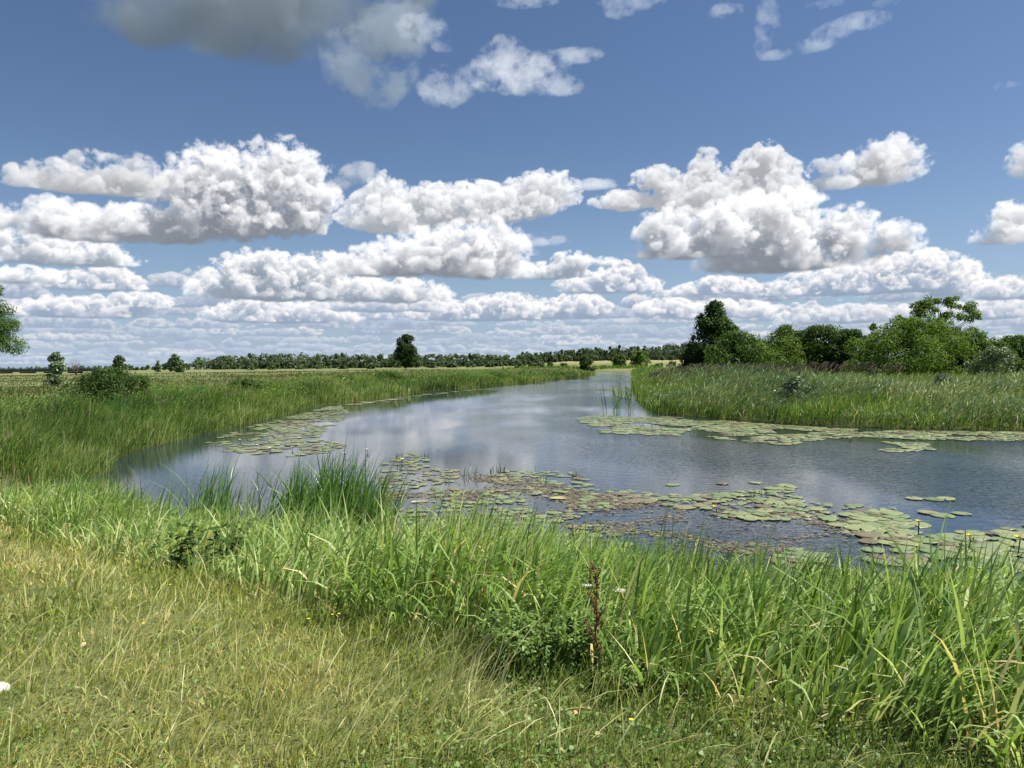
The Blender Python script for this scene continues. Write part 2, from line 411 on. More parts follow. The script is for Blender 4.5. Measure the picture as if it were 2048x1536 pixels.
# ------------------------------------------------------------------ materials
def new_mat(name):
    m = bpy.data.materials.new(name); m.use_nodes = True
    T = NT(m.node_tree); T.n.clear()
    out = T.node('ShaderNodeOutputMaterial')
    return m, T, out
def ramp(T, fac, stops):
    n = T.node('ShaderNodeValToRGB'); el = n.color_ramp.elements
    while len(el) < len(stops): el.new(0.5)
    for e, (p, c) in zip(el, stops): e.position = p; e.color = (*c, 1.0)
    T.put(n.inputs[0], fac)
    return n.outputs[0]
def attr(T, name):
    n = T.node('ShaderNodeAttribute', attribute_name=name); return F(T, n.outputs['Fac'])
GAIN = (1.52, 1.50, 1.65)                                                 # common leaf brightness
def foliage(name, stops, trans=0.35, rough=0.5, spec=0.35, base=None, hue=(1.10, 1.05, 0.62)):
    """Leaf or blade: colour by the blade's own tint, darker foot if asked (dry growth, and painted shade between sedge blades), light shining through."""
    m, T, out = new_mat(name)
    stops = [(p_, tuple(min(0.75, q * g_) for q, g_ in zip(c_, GAIN))) for p_, c_ in stops]
    col = ramp(T, attr(T, 'tint'), stops)
    if base is not None:
        col = T.mix(T.step(attr(T, 'along'), 0.0, base[1], base[2], 0.0), col, base[0])
    p = T.node('ShaderNodeBsdfPrincipled')
    T.put(p.inputs['Base Color'], col)
    p.inputs['Roughness'].default_value = rough
    p.inputs['Specular IOR Level'].default_value = spec
    tr = T.node('ShaderNodeBsdfTranslucent')
    T.put(tr.inputs['Color'], T.mix(1.0, col, hue, 'MULTIPLY'))
    mx = T.node('ShaderNodeMixShader'); mx.inputs[0].default_value = trans
    T.l.new(p.outputs[0], mx.inputs[1]); T.l.new(tr.outputs[0], mx.inputs[2]); T.l.new(mx.outputs[0], out.inputs[0])
    return m
def plain(name, c, rough=0.7, var=0.3, scale=8.0, spec=0.3):
    m, T, out = new_mat(name)
    g = T.node('ShaderNodeTexCoord')
    n = T.noise(g.outputs['Object'], scale, 5.0, 0.6)
    col = T.mix(n, tuple(q * (1 - var) for q in c), tuple(min(1, q * (1 + var)) for q in c))
    p = T.node('ShaderNodeBsdfPrincipled'); T.put(p.inputs['Base Color'], col)
    p.inputs['Roughness'].default_value = rough; p.inputs['Specular IOR Level'].default_value = spec
    T.l.new(p.outputs[0], out.inputs[0])
    return m

# ------------------------------------------------------------------ ground sheet
def ground_sheet():
    rad = np.concatenate([np.linspace(0.25, 12, 150), np.geomspace(12.2, 60, 150), np.geomspace(61, 420, 110), np.geomspace(430, 9000, 36)])
    ang = np.concatenate([np.radians(np.linspace(-40, 40, 561)), np.radians(np.linspace(42, 318, 93))])
    rr, aa = np.meshgrid(rad, ang, indexing='ij')
    x = rr * np.sin(aa); y = rr * np.cos(aa)
    z = height(x, y)
    nr, na = rr.shape
    v = np.stack([x, y, z], -1).reshape(-1, 3)
    i = np.arange(nr - 1)[:, None] * na + np.arange(na)[None, :]
    j = np.arange(nr - 1)[:, None] * na + (np.arange(na)[None, :] + 1) % na
    quads = np.stack([i, i + na, j + na, j], -1).reshape(-1, 4)
    c = len(v); v = np.vstack([v, [[0, 0, float(height(np.array([0.0]), np.array([0.0]))[0])]]])
    k = np.arange(na); tris = np.stack([np.full(na, c), k, (k + 1) % na], -1)
    me = mesh_np('ground', v, quads, tris, smooth=True)
    m, T, out = new_mat('meadow_ground')
    g = T.node('ShaderNodeNewGeometry')
    pos = g.outputs['Position']
    sp = T.node('ShaderNodeSeparateXYZ'); T.l.new(pos, sp.inputs[0])
    X, Y, Z = (F(T, q) for q in sp.outputs)
    fine = T.noise(pos, 9.0, 5.0, 0.65)
    soft = T.noise(pos, 0.55, 4.0, 0.6)
    strips = T.noise(T.xyz(X * 0.010, Y * 0.055), 1.0, 4.0, 0.6)
    clods = T.noise(pos, 0.16, 5.0, 0.65)
    nearc = T.mix(T.step(fine, 0.35, 0.70), (0.070, 0.080, 0.028), (0.17, 0.17, 0.07))
    nearc = T.mix(T.step(soft, 0.35, 0.65), nearc, (0.10, 0.12, 0.045))
    farc = T.mix(T.step(strips, 0.42, 0.66), (0.115, 0.145, 0.056), (0.195, 0.180, 0.090))
    farc = T.mix(T.step(clods, 0.42, 0.68) * 0.7, farc, (0.125, 0.150, 0.066))
    dist = T.math('SQRT', X * X + Y * Y)
    col = T.mix(T.step(dist, 14.0, 34.0), nearc, farc)
    stubble = T.mix(T.step(T.noise(T.xyz(X * 0.004, Y * 0.02), 1.0, 3.0), 0.40, 0.55), (0.36, 0.29, 0.15), (0.20, 0.20, 0.085))
    col = T.mix(T.step(Z, 1.6, 2.3), col, stubble)
    col = T.mix(T.step(Z, 0.10, -0.05), col, (0.030, 0.026, 0.014))
    p = T.node('ShaderNodeBsdfPrincipled'); T.put(p.inputs['Base Color'], col)
    p.inputs['Roughness'].default_value = 0.95; p.inputs['Specular IOR Level'].default_value = 0.1
    b = T.node('ShaderNodeBump'); b.inputs['Strength'].default_value = 0.6; b.inputs['Distance'].default_value = 0.04
    T.put(b.inputs['Height'], fine); T.l.new(b.outputs[0], p.inputs['Normal'])
    T.l.new(p.outputs[0], out.inputs[0])
    tag(link('ground', me, m), kind='structure')
ground_sheet()

# ------------------------------------------------------------------ water
def water_sheet():
    v = [(-30, 3, 0), (90, 1, 0), (90, 260, 0), (-30, 260, 0)]
    me = mesh_np('water', v, [(0, 1, 2, 3)])
    m, T, out = new_mat('river_water')
    g = T.node('ShaderNodeNewGeometry'); pos = g.outputs['Position']
    sp = T.node('ShaderNodeSeparateXYZ'); T.l.new(pos, sp.inputs[0])
    X, Y, Z = (F(T, q) for q in sp.outputs)
    # wind patches: ruffled in the open stream, calm by the beds
    gust = T.noise(T.xyz(X * 0.16 + 3.0, Y * 0.055 + 1.0), 1.0, 3.0, 0.6)
    calm = T.step(gust, 0.42, 0.60, 0.10, 1.0)
    calm = calm * T.step(X - Y * 0.02, -5.5, 4.0, 0.16, 1.0)
    r1 = T.noise(T.xyz(X * 1.0 + Y * 0.25, Y * 1.9 - X * 0.3), 4.2, 3.0, 0.55)
    r2 = T.noise(T.xyz(X * 1.0 - Y * 0.3, Y * 1.5), 11.0, 2.0, 0.5)
    calm = calm * T.step(X + Y * 0.05, 2.5, 9.0, 1.0, 1.35)
    hgt = (r1 * 0.050 + r2 * 0.013) * calm
    b = T.node('ShaderNodeBump'); b.inputs['Strength'].default_value = 1.0; b.inputs['Distance'].default_value = 0.42
    T.put(b.inputs['Height'], hgt)
    p = T.node('ShaderNodeBsdfPrincipled')
    p.inputs['Base Color'].default_value = (0.017, 0.026, 0.034, 1)
    p.inputs['Roughness'].default_value = 0.04; p.inputs['IOR'].default_value = 1.45
    p.inputs['Specular IOR Level'].default_value = 0.5
    T.l.new(b.outputs[0], p.inputs['Normal'])
    T.l.new(p.outputs[0], out.inputs[0])
    tag(link('river_water', me, m), kind='structure')
water_sheet()
# ------------------------------------------------------------------ generators
PI = math.pi
def blade_mesh(name, pos, h, w, az, lean, curl, tint, segs=4, face=None, wmin_tip=0.0, belly=0.35):
    """One mesh of tapering bent blades. az: heading of the bend, lean: tilt at the foot, curl: further tilt at the tip."""
    n = len(pos); pos = np.asarray(pos, float)
    one = np.ones(n); h, w, az, lean, curl, tint = (np.asarray(q) * one for q in (h, w, az, lean, curl, tint))
    if face is None: face = az + PI / 2 + R.normal(0, 0.7, n)
    px, pz = np.zeros(n), np.zeros(n)
    rows = []; al = []
    for k in range(segs + 1):
        t = k / segs
        if k:
            th = lean + curl * ((k - 0.5) / segs) ** 1.6
            px = px + np.sin(th) * h / segs; pz = pz + np.cos(th) * h / segs
        c = np.stack([pos[:, 0] + px * np.sin(az), pos[:, 1] + px * np.cos(az), pos[:, 2] + pz], -1)
        rows.append(c); al.append(t)
    verts = []; tn = []; av = []
    for k in range(segs):
        t = k / segs
        ww = w * 0.5 * ((0.6 + 0.4 * min(1, t / belly)) * (1 - max(0, (t - belly) / (1 - belly)) ** 1.8) + 0.02)
        d = np.stack([np.sin(face) * ww, np.cos(face) * ww, np.zeros(n)], -1)
        verts += [rows[k] - d, rows[k] + d]; tn += [tint, tint]; av += [np.full(n, t)] * 2
    verts.append(rows[segs]); tn.append(tint); av.append(np.ones(n))
    V = 2 * segs + 1
    verts = np.stack(verts, 1).reshape(-1, 3)
    b = (np.arange(n) * V)[:, None]
    quads = np.concatenate([b + np.array([2 * k, 2 * k + 1, 2 * k + 3, 2 * k + 2])[None, :] for k in range(segs - 1)]) if segs > 1 else None
    tris = b + np.array([2 * segs - 2, 2 * segs - 1, 2 * segs])[None, :]
    return mesh_np(name, verts, quads, tris, {'tint': np.stack(tn, 1).ravel(), 'along': np.stack(av, 1).ravel()}, smooth=True)
def leaf_mesh(name, pos, nrm, size, aspect, tint, droop=0.25, axis=None):
    """Pointed leaves folded along the midrib: six corners each."""
    n = len(pos); pos = np.asarray(pos, float)
    nrm = nrm / np.linalg.norm(nrm, axis=1, keepdims=True)
    if axis is None: axis = R.normal(0, 1, (n, 3))
    a = axis - (axis * nrm).sum(1, keepdims=True) * nrm
    a /= np.linalg.norm(a, axis=1, keepdims=True) + 1e-9
    b = np.cross(nrm, a)
    one = np.ones(n); s = (np.asarray(size) * one)[:, None]; wd = s * (np.asarray(aspect) * one)[:, None] * 0.5
    up = nrm * s
    p0 = pos; tip = pos + a * s - up * droop * 0.6
    m1 = pos + a * s * 0.36; m2 = pos + a * s * 0.72 - up * droop * 0.25
    v = np.stack([p0, m1 - b * wd + up * 0.05, m1 + b * wd + up * 0.05, m2 - b * wd * 0.75, m2 + b * wd * 0.75, tip], 1).reshape(-1, 3)
    o = (np.arange(n) * 6)[:, None]
    tris = np.concatenate([o + np.array([[0, 2, 1]]), o + np.array([[3, 4, 5]])])
    quads = o + np.array([[1, 2, 4, 3]])
    return mesh_np(name, v, quads, tris, {'tint': np.repeat(np.asarray(tint) * one, 6)}, smooth=False)
def tubes(paths, sides=6):
    """paths: list of (points, radii) -> verts, quads, tris of tapered tubes."""
    V, Q, Tt = [], [], []; o = 0
    for pts, rad in paths:
        pts = np.asarray(pts, float); m = len(pts)
        d = np.gradient(pts, axis=0); d /= np.linalg.norm(d, axis=1, keepdims=True) + 1e-9
        ref = np.array([0.31, 0.95, 0.05]) if abs(d[0, 1]) < 0.9 else np.array([1.0, 0.1, 0.0])
        e1 = np.cross(d, ref); e1 /= np.linalg.norm(e1, axis=1, keepdims=True) + 1e-9
        e2 = np.cross(d, e1)
        an = np.arange(sides) / sides * 2 * PI
        r = np.asarray(rad, float)[:, None, None]
        ring = pts[:, None] + r * (np.cos(an)[None, :, None] * e1[:, None] + np.sin(an)[None, :, None] * e2[:, None])
        V.append(ring.reshape(-1, 3)); V.append(pts[-1:])
        i = np.arange(m - 1)[:, None] * sides + np.arange(sides)[None]; j = np.arange(m - 1)[:, None] * sides + (np.arange(sides)[None] + 1) % sides
        Q.append(o + np.stack([i, j, j + sides, i + sides], -1).reshape(-1, 4))
        k = np.arange(sides); base = (m - 1) * sides
        Tt.append(o + np.stack([base + k, base + (k + 1) % sides, np.full(sides, m * sides)], -1))
        o += m * sides + 1
    return np.vstack(V), np.vstack(Q), np.vstack(Tt)
def curve(a, b, sag=0.0, n=6, wob=0.0):
    a = np.asarray(a, float); b = np.asarray(b, float); t = np.linspace(0, 1, n)[:, None]
    p = a + (b - a) * t
    L = np.linalg.norm(b - a)
    p += np.array([0, 0, 1.0]) * (sag * L) * (4 * t * (1 - t))
    w = R.normal(0, wob * L, (n, 3)); w[0] = 0; w[-1] = 0
    return p + w
# leaf and bark materials
GREENS = {
  'leaf_dark':   foliage('dark_leaf', [(0.0, (0.022, 0.045, 0.012)), (0.5, (0.034, 0.066, 0.016)), (1.0, (0.055, 0.095, 0.022))], 0.42, 0.6, 0.15),
  'leaf_mid':    foliage('mid_leaf', [(0.0, (0.032, 0.066, 0.013)), (0.5, (0.055, 0.105, 0.020)), (1.0, (0.085, 0.140, 0.030))], 0.42, 0.6, 0.15),
  'leaf_bright': foliage('bright_leaf', [(0.0, (0.055, 0.100, 0.016)), (0.5, (0.085, 0.150, 0.024)), (1.0, (0.125, 0.190, 0.036))], 0.42, 0.6, 0.15),
  'leaf_willow': foliage('willow_leaf', [(0.0, (0.045, 0.080, 0.028)), (0.55, (0.080, 0.125, 0.045)), (0.85, (0.12, 0.165, 0.075)), (1.0, (0.27, 0.32, 0.24))], 0.25, 0.45, 0.5),
  'leaf_silver': foliage('silver_leaf', [(0.0, (0.050, 0.090, 0.035)), (0.50, (0.075, 0.120, 0.050)), (0.75, (0.13, 0.17, 0.095)), (1.0, (0.26, 0.30, 0.23))], 0.2, 0.45, 0.5),
  'leaf_far':    foliage('far_leaf', [(0.0, (0.034, 0.058, 0.028)), (0.5, (0.056, 0.090, 0.036)), (1.0, (0.095, 0.135, 0.050))], 0.35, 0.6, 0.2),
}
BARK = plain('bark', (0.085, 0.068, 0.050), 0.9, 0.5, 14.0)
TWIG = plain('dead_twig', (0.16, 0.135, 0.115), 0.9, 0.3, 20.0)
def crown_points(clumps, n_leaf, shell=0.55, flatten=0.8):
    """Leaf points spread through clumps: (centre, radius) with most leaves near each clump's skin."""
    P, N = [], []
    vol = np.array([r ** 2 for _, r in clumps]); cnt = np.maximum(6, n_leaf * vol / vol.sum()).astype(int)
    for (c, r), k in zip(clumps, cnt):
        d = R.normal(0, 1, (k, 3)); d /= np.linalg.norm(d, axis=1, keepdims=True)
        rr = r * (shell + (1.12 - shell) * R.random(k) ** 0.7)
        p = np.asarray(c) + d * rr[:, None] * np.array([1, 1, flatten])
        P.append(p); N.append(d * 0.8 + R.normal(0, 0.55, (k, 3)) + np.array([0, 0, 0.35]))
    return np.vstack(P), np.vstack(N)
def make_tree(name, label, cat, base, hgt, hw, profile, mat='leaf_mid', n_leaf=5000, leaf=0.12, aspect=0.62, n_clump=60, clump=0.2,
              lowest=0.08, trunk=0.03, group=None, depth=0.9, lean=0.0, stems=1, gaps=0.0, wild=0.25, limbs=14, tint=(0.5, 0.25), droop=0.25, axis=None):
    """profile: function of relative height 0..1 -> relative half width 0..1."""
    root = tag(empty(name, base), label, cat, group)
    cl = []; tries = 0
    while len(cl) < n_clump and tries < n_clump * 40:
        tries += 1
        t = lowest + (1 - lowest) * R.random()
        rad = profile(t)
        if rad <= 0.01: continue
        a = R.random() * 2 * PI; rad *= 0.74 + 0.52 * float(vnoise(a * 1.4 + base[0], t * 4.5 + base[1], 1.0, 2)); q = math.sqrt(R.random()) * 0.5 + 0.5 if R.random() < 0.75 else R.random() * 0.6
        r = clump * hw * R.uniform(1 - wild, 1 + wild) * (0.6 + 0.4 * rad)
        q = max(0.0, q * rad * hw * (1 + R.normal(0, 0.10)) - r * 0.6)
        z = t * hgt
        z = min(z, hgt - r * 0.7)
        if R.random() < 0.14: r *= 0.55; q *= 1.12; z = min(z * 1.05, hgt - r * 0.5)      # stray sprigs
        c = np.array([q * math.sin(a) + lean * t * hgt, q * math.cos(a) * depth, max(z, r * 0.5)])
        if gaps and vnoise(c[0] * 1.7 + 31 * (base[0] % 7), c[2] * 1.7 + c[1], 1.6 / max(0.3, hw * 0.5), 2) < gaps: continue
        cl.append((c, r))
    P, N = crown_points(cl, n_leaf)
    shade = vnoise(P[:, 0] + 7, P[:, 2] + P[:, 1], 2.5 / max(hw, 0.3), 2)
    tn = np.clip(tint[0] + (shade - 0.5) * 0.9 + R.normal(0, tint[1], len(P)), 0, 1)
    ax = None if axis is None else np.asarray(axis) + R.normal(0, 0.55, (len(P), 3))
    me = leaf_mesh('crown', P, N, leaf * R.uniform(0.65, 1.3, len(P)), aspect, tn, droop, ax)
    link('crown', me, GREENS[mat] if isinstance(mat, str) else mat, root)
    paths = []
    for s in range(stems):
        off = np.array([R.normal(0, 0.10) * hw, R.normal(0, 0.10) * hw, 0]) if stems > 1 else np.zeros(3)
        top = np.array([lean * hgt * 0.8 + (R.normal(0, 0.3) * hw if stems > 1 else 0), (R.normal(0, 0.2) * hw if stems > 1 else 0), hgt * (0.62 if stems > 1 else 0.82)])
        r0 = trunk * hgt / math.sqrt(stems)
        pts = curve(off + np.array([0, 0, -0.1]), top, 0.0, 7, 0.015)
        paths.append((pts, np.linspace(r0 * 1.15, r0 * 0.22, 7)))
        for k in range(limbs // stems):
            c, r = cl[R.integers(len(cl))]
            f = int(np.clip(c[2] / max(top[2], 0.1) * 6 * 0.7, 1, 5))
            st = pts[f]; rb = r0 * (1.15 - 0.155 * f) * 0.5
            paths.append((curve(st, c, 0.05, 5, 0.03), np.linspace(rb, rb * 0.2, 5)))
    v, q, t = tubes(paths, 6)
    link('trunk', mesh_np('trunk', v, q, t, smooth=True), BARK, root)
    return root
def prof_round(t): return math.sqrt(max(0.0, 1 - (2 * t - 1.0) ** 2)) if t > 0.5 else 0.80 + 0.20 * math.sin(PI * t)
def prof_dome(t): return math.sqrt(max(0.0, 1 - t ** 2.2))
def prof_oval(t): return max(0.0, math.sin(PI * min(1, max(0, t)) ** 0.85)) ** 0.6
def prof_cone(t): return max(0.0, 1 - t) ** 0.75 * (0.75 + 0.25 * math.sin(t * 19))
def prof_oak(t): return (0.25 + 0.75 * ss(t, 0.1, 0.35)) * math.sqrt(max(0.0, 1 - ((t - 0.45) / 0.56) ** 2)) if t > 0.45 else (0.3 + 0.7 * ss(t, 0.05, 0.35))
def spot(x, dist):
    """Ground point in the direction of photograph column x at forward distance dist."""
    d = ray(x, 730); px = d[0] / d[1] * dist
    return np.array([px, dist, float(height(np.array([px]), np.array([dist]))[0])])
def z_at(x, y, dist): return at_range(x, y, dist)[2]
def plant_tree(name, label, cat, x, top, dist, hw_px, profile, **kw):
    b = spot(x, dist)
    return make_tree(name, label, cat, b, z_at(x, top, dist) - b[2], hw_px / FPX * dist, profile, **kw)
# ------------------------------------------------------------------ blades: materials
M_SEDGE = foliage('sedge_blade', [(0.0, (0.076, 0.138, 0.024)), (0.35, (0.145, 0.238, 0.052)), (0.70, (0.255, 0.355, 0.115)), (0.86, (0.36, 0.44, 0.20)), (0.90, (0.42, 0.36, 0.17)), (1.0, (0.50, 0.43, 0.24))], 0.46, 0.50, 0.3, base=((0.16, 0.14, 0.055), 0.30, 0.55))  # dry brown foot; its darkening also paints the shade between blades
M_CATTAIL = foliage('cattail_blade', [(0.0, (0.046, 0.105, 0.022)), (0.5, (0.082, 0.170, 0.032)), (0.92, (0.145, 0.245, 0.058)), (0.97, (0.30, 0.25, 0.12)), (1.0, (0.34, 0.28, 0.15))], 0.35, 0.36, 0.55, base=((0.12, 0.14, 0.045), 0.2, 0.4))
M_REED = foliage('reed_blade', [(0.0, (0.060, 0.108, 0.038)), (0.5, (0.110, 0.170, 0.060)), (0.85, (0.180, 0.240, 0.100)), (0.93, (0.20, 0.24, 0.12)), (1.0, (0.27, 0.23, 0.12))], 0.42, 0.5, 0.3, base=((0.12, 0.12, 0.045), 0.15, 0.4))
M_LUSH = foliage('lush_blade', [(0.0, (0.060, 0.120, 0.016)), (0.45, (0.095, 0.175, 0.024)), (0.85, (0.150, 0.235, 0.045)), (0.95, (0.34, 0.31, 0.13)), (1.0, (0.42, 0.36, 0.19))], 0.50, 0.45, 0.4, base=((0.15, 0.13, 0.05), 0.2, 0.5))
M_BANK = foliage('bank_blade', [(0.0, (0.050, 0.090, 0.022)), (0.25, (0.090, 0.150, 0.034)), (0.55, (0.140, 0.210, 0.050)), (0.85, (0.205, 0.275, 0.085)), (0.92, (0.22, 0.20, 0.10)), (1.0, (0.33, 0.28, 0.15))], 0.45, 0.5, 0.25, base=((0.15, 0.13, 0.05), 0.2, 0.5))
M_WEED = foliage('weed_leaf', [(0.0, (0.070, 0.130, 0.028)), (0.5, (0.110, 0.185, 0.042)), (1.0, (0.19, 0.27, 0.075))], 0.45, 0.5, 0.25)
M_BROWNWEED = foliage('seeding_weed', [(0.0, (0.075, 0.060, 0.045)), (0.6, (0.115, 0.090, 0.065)), (1.0, (0.17, 0.145, 0.08))], 0.3, 0.7, 0.1)
M_LAWN = foliage('lawn_blade', [(0.0, (0.070, 0.120, 0.022)), (0.40, (0.150, 0.205, 0.042)), (0.70, (0.255, 0.285, 0.078)), (0.88, (0.37, 0.35, 0.135)), (1.0, (0.42, 0.365, 0.18))], 0.45, 0.5, 0.3)
M_STRAW = foliage('dry_stalk', [(0.0, (0.34, 0.33, 0.125)), (0.5, (0.46, 0.44, 0.185)), (1.0, (0.50, 0.49, 0.25))], 0.4, 0.55, 0.3, hue=(1.0, 1.0, 0.8))
M_FIELD = foliage('meadow_blade', [(0.0, (0.060, 0.095, 0.028)), (0.40, (0.095, 0.125, 0.040)), (0.62, (0.15, 0.145, 0.062)), (1.0, (0.21, 0.165, 0.090))], 0.35, 0.8, 0.03)
M_PLUME = foliage('reed_plume', [(0.0, (0.085, 0.070, 0.045)), (1.0, (0.17, 0.135, 0.085))], 0.3, 0.7, 0.1, hue=(1, 0.9, 0.8))
M_HERB = foliage('herb_leaf', [(0.0, (0.040, 0.085, 0.016)), (0.5, (0.070, 0.130, 0.024)), (0.85, (0.11, 0.175, 0.035)), (1.0, (0.15, 0.20, 0.06))], 0.42, 0.6, 0.15)
M_CLOVER = foliage('clover_leaf', [(0.0, (0.055, 0.115, 0.022)), (0.6, (0.095, 0.17, 0.035)), (0.95, (0.13, 0.20, 0.055)), (1.0, (0.20, 0.22, 0.07))], 0.3, 0.5, 0.35)
def stuff(name, me, mat, label, cat): return tag(link(name, me, mat), label, cat, None, 'stuff')
def scatter(n, poly, z=None):
    """n points spread evenly over a polygon on the ground."""
    poly = np.asarray(poly); lo, hi = poly.min(0), poly.max(0); out = []
    have = 0
    while have < n:
        q = R.random((max(2000, 2 * n), 2)) * (hi - lo) + lo
        q = q[inside(poly, q[:, 0], q[:, 1])]; out.append(q); have += len(q)
    q = np.vstack(out)[:n]
    return q
def with_z(q, dz=0.0): return np.column_stack([q, height(q[:, 0], q[:, 1]) + dz])
def gp(pts, z): return [ground_at(x, y, z) for x, y in pts]
# front edge of the sedges on the lawn
EDGE = [(-60, 1030), (60, 1040), (150, 1085), (340, 1120), (480, 1195), (640, 1250), (780, 1275), (900, 1300), (1000, 1340), (1200, 1405), (1330, 1445), (1450, 1465), (1600, 1500), (1750, 1530), (1900, 1570), (2100, 1640)]
edge_w = gp(EDGE, 0.34)
near_out = [p for p in near_w]
SEDGE = edge_w + [np.array((9.0, 2.2)), np.array((9.0, 6.1))] + [p + np.array((0.0, 0.15)) for p in near_w[::-1]] + [ground_at(-60, 1000, 0.1)]
LAWN = [np.array((-14.0, 13.0)), ground_at(-60, 1030, 0.34)] + edge_w + [np.array((6.0, 1.2)), np.array((-6.0, 1.2)), np.array((-14.0, 6.0))]
WIND = PI / 2                                               # heading of the wind: towards +x

# ---- sedge belt on the near bank
q = scatter(30000, SEDGE)
d = np.hypot(q[:, 0], q[:, 1])
keep = R.random(len(q)) < np.clip(0.45 + 0.9 * vnoise(q[:, 0], q[:, 1], 1.3, 2), 0.3, 1) 
q = q[keep]; d = d[keep]
den = vnoise(q[:, 0] + 9, q[:, 1], 0.8, 2)
ed = edge_dist(np.array(edge_w), q[:, 0], q[:, 1], closed=False)
left = ss(q[:, 0], -1.2, -3.5)
h = (0.40 + 0.36 * den + R.normal(0, 0.08, len(q))) * (0.60 + 0.40 * ss(ed, 0.0, 0.5)) * (1 - 0.28 * (1 - ss(-q[:, 0], 3.0, 1.2)) * 1.0)
sh = shore(q[:, 0], q[:, 1])
h = h * (0.80 + 0.20 * ss(sh, 0.1, 1.2))
h = np.clip(h * 1.18, 0.16, 1.05) * (1 - 0.68 * ss(-q[:, 0], 5.9, 7.0)) * (1 + 0.38 * ss(-q[:, 0], 1.3, 2.2) * ss(1.6 - shore(q[:, 0], q[:, 1]), 0.0, 1.0))
az = WIND + R.normal(0, 0.75, len(q)) + np.where(R.random(len(q)) < 0.10, PI, 0)
lean = np.abs(R.normal(0.12, 0.12, len(q))); curl = np.where(R.random(len(q)) < 0.5, np.clip(R.normal(2.0, 0.45, len(q)), 0.8, 2.9), np.clip(R.normal(0.7, 0.4, len(q)), 0.05, 2.0))
tn = np.clip(0.50 + (vnoise(q[:, 0], q[:, 1] + 40, 0.7, 2) - 0.5) * 0.9 + R.normal(0, 0.21, len(q)) - 0.22 * ss(q[:, 0], 0.2, 1.6) - 0.05, 0, 0.87)
dry = R.random(len(q)) < 0.055; tn[dry] = R.uniform(0.9, 1, dry.sum())
stuff('sedge', blade_mesh('sedge', with_z(q, -0.03), h, np.clip(R.normal(0.0155, 0.0045, len(q)), 0.006, 0.028), az, lean, curl, tn, 5), M_SEDGE,
      'dense belt of bright green bent sedge along the near bank', 'sedge')
# dead litter lying low among the sedge feet
q2 = scatter(5200, SEDGE); q2 = q2[shore(q2[:, 0], q2[:, 1]) > 0.05]
stuff('dead_sedge', blade_mesh('dead_sedge', with_z(q2, 0.0), R.uniform(0.15, 0.42, len(q2)), R.uniform(0.005, 0.011, len(q2)), R.uniform(0, 2 * PI, len(q2)), R.uniform(0.5, 1.3, len(q2)), R.uniform(0.0, 1.1, len(q2)), R.uniform(0.3, 1, len(q2)), 3), M_STRAW,
      'dry tan sedge leaves lying broken at the foot of the green belt', 'sedge litter')
# low green undergrowth between the sedges
q3 = scatter(10000, SEDGE); q3 = q3[shore(q3[:, 0], q3[:, 1]) > -0.05]
stuff('undergrowth', blade_mesh('undergrowth', with_z(q3, -0.01), R.uniform(0.10, 0.30, len(q3)), R.uniform(0.004, 0.009, len(q3)), R.uniform(0, 2 * PI, len(q3)), R.uniform(0.0, 0.5, len(q3)), R.uniform(0.1, 1.0, len(q3)), R.uniform(0, 0.45, len(q3)), 3), M_BANK,
      'short grass growing thick beneath the near sedges', 'grass')

# ---- lawn in front
def lawn_points(n):
    q = scatter(n * 4, LAWN); d = np.hypot(q[:, 0], q[:, 1])
    a = np.degrees(np.arctan2(q[:, 0], q[:, 1]))
    q = q[(np.abs(a) < 46) & (R.random(len(q)) < np.clip((2.6 / d) ** 1.4, 0.0, 1)) & (d > 2.0)]
    return q[:n]
q = lawn_points(125000)
d = np.hypot(q[:, 0], q[:, 1])
ed = edge_dist(np.array(edge_w), q[:, 0], q[:, 1], closed=False)
dryness = np.clip(0.5 + 0.9 * (vnoise(q[:, 0] + 3, q[:, 1] + 8, 0.75, 3) - 0.5) + 0.42 * ss(-q[:, 0], 0.0, 1.6) - 0.35 * (1 - ss(ed, 0.05, 0.7)) - 0.18 * ss(q[:, 0], 0.0, 1.2), 0, 1)
tn = np.clip(0.18 + 0.55 * dryness + 0.5 * (vnoise(q[:, 0] + 77, q[:, 1], 4.0, 2) - 0.5) + R.normal(0, 0.17, len(q)), 0, 1)
h = np.clip(R.normal(0.078, 0.028, len(q)) * (0.45 + 1.2 * vnoise(q[:, 0], q[:, 1], 2.6, 3)) * (1 + 0.8 * (1 - ss(ed, 0.0, 0.45))), 0.02, 0.22)
stuff('lawn_grass', blade_mesh('lawn_grass', with_z(q, -0.008), h, np.maximum(R.uniform(0.0036, 0.0065, len(q)), d * R.uniform(0.0010, 0.0017, len(q))), WIND + R.normal(0, 1.3, len(q)), np.abs(R.normal(0.35, 0.3, len(q))), R.uniform(0.1, 1.4, len(q)), tn, 3), M_LAWN,
      'short patchy mown grass in the foreground', 'grass')
# clover and plantain leaves low in the lawn
q = lawn_points(26000); d = np.hypot(q[:, 0], q[:, 1])
q = q[(vnoise(q[:, 0] + 21, q[:, 1] + 2, 1.5, 3) > 0.47) & (R.random(len(q)) < 1 - 0.7 * ss(-q[:, 0], 0.0, 1.2))]
nn = np.column_stack([R.normal(0, 0.45, len(q)), R.normal(0, 0.45, len(q)) - 0.15, np.ones(len(q))])
stuff('clover', leaf_mesh('clover', with_z(q, 0.035) + np.column_stack([np.zeros((len(q), 2)), R.normal(0, 0.012, len(q))]), nn, R.uniform(0.012, 0.030, len(q)), R.uniform(0.6, 0.95, len(q)), np.clip(R.normal(0.5, 0.25, len(q)), 0, 1), 0.15), M_CLOVER,
      'clover and small round leaves low in the foreground lawn', 'clover')
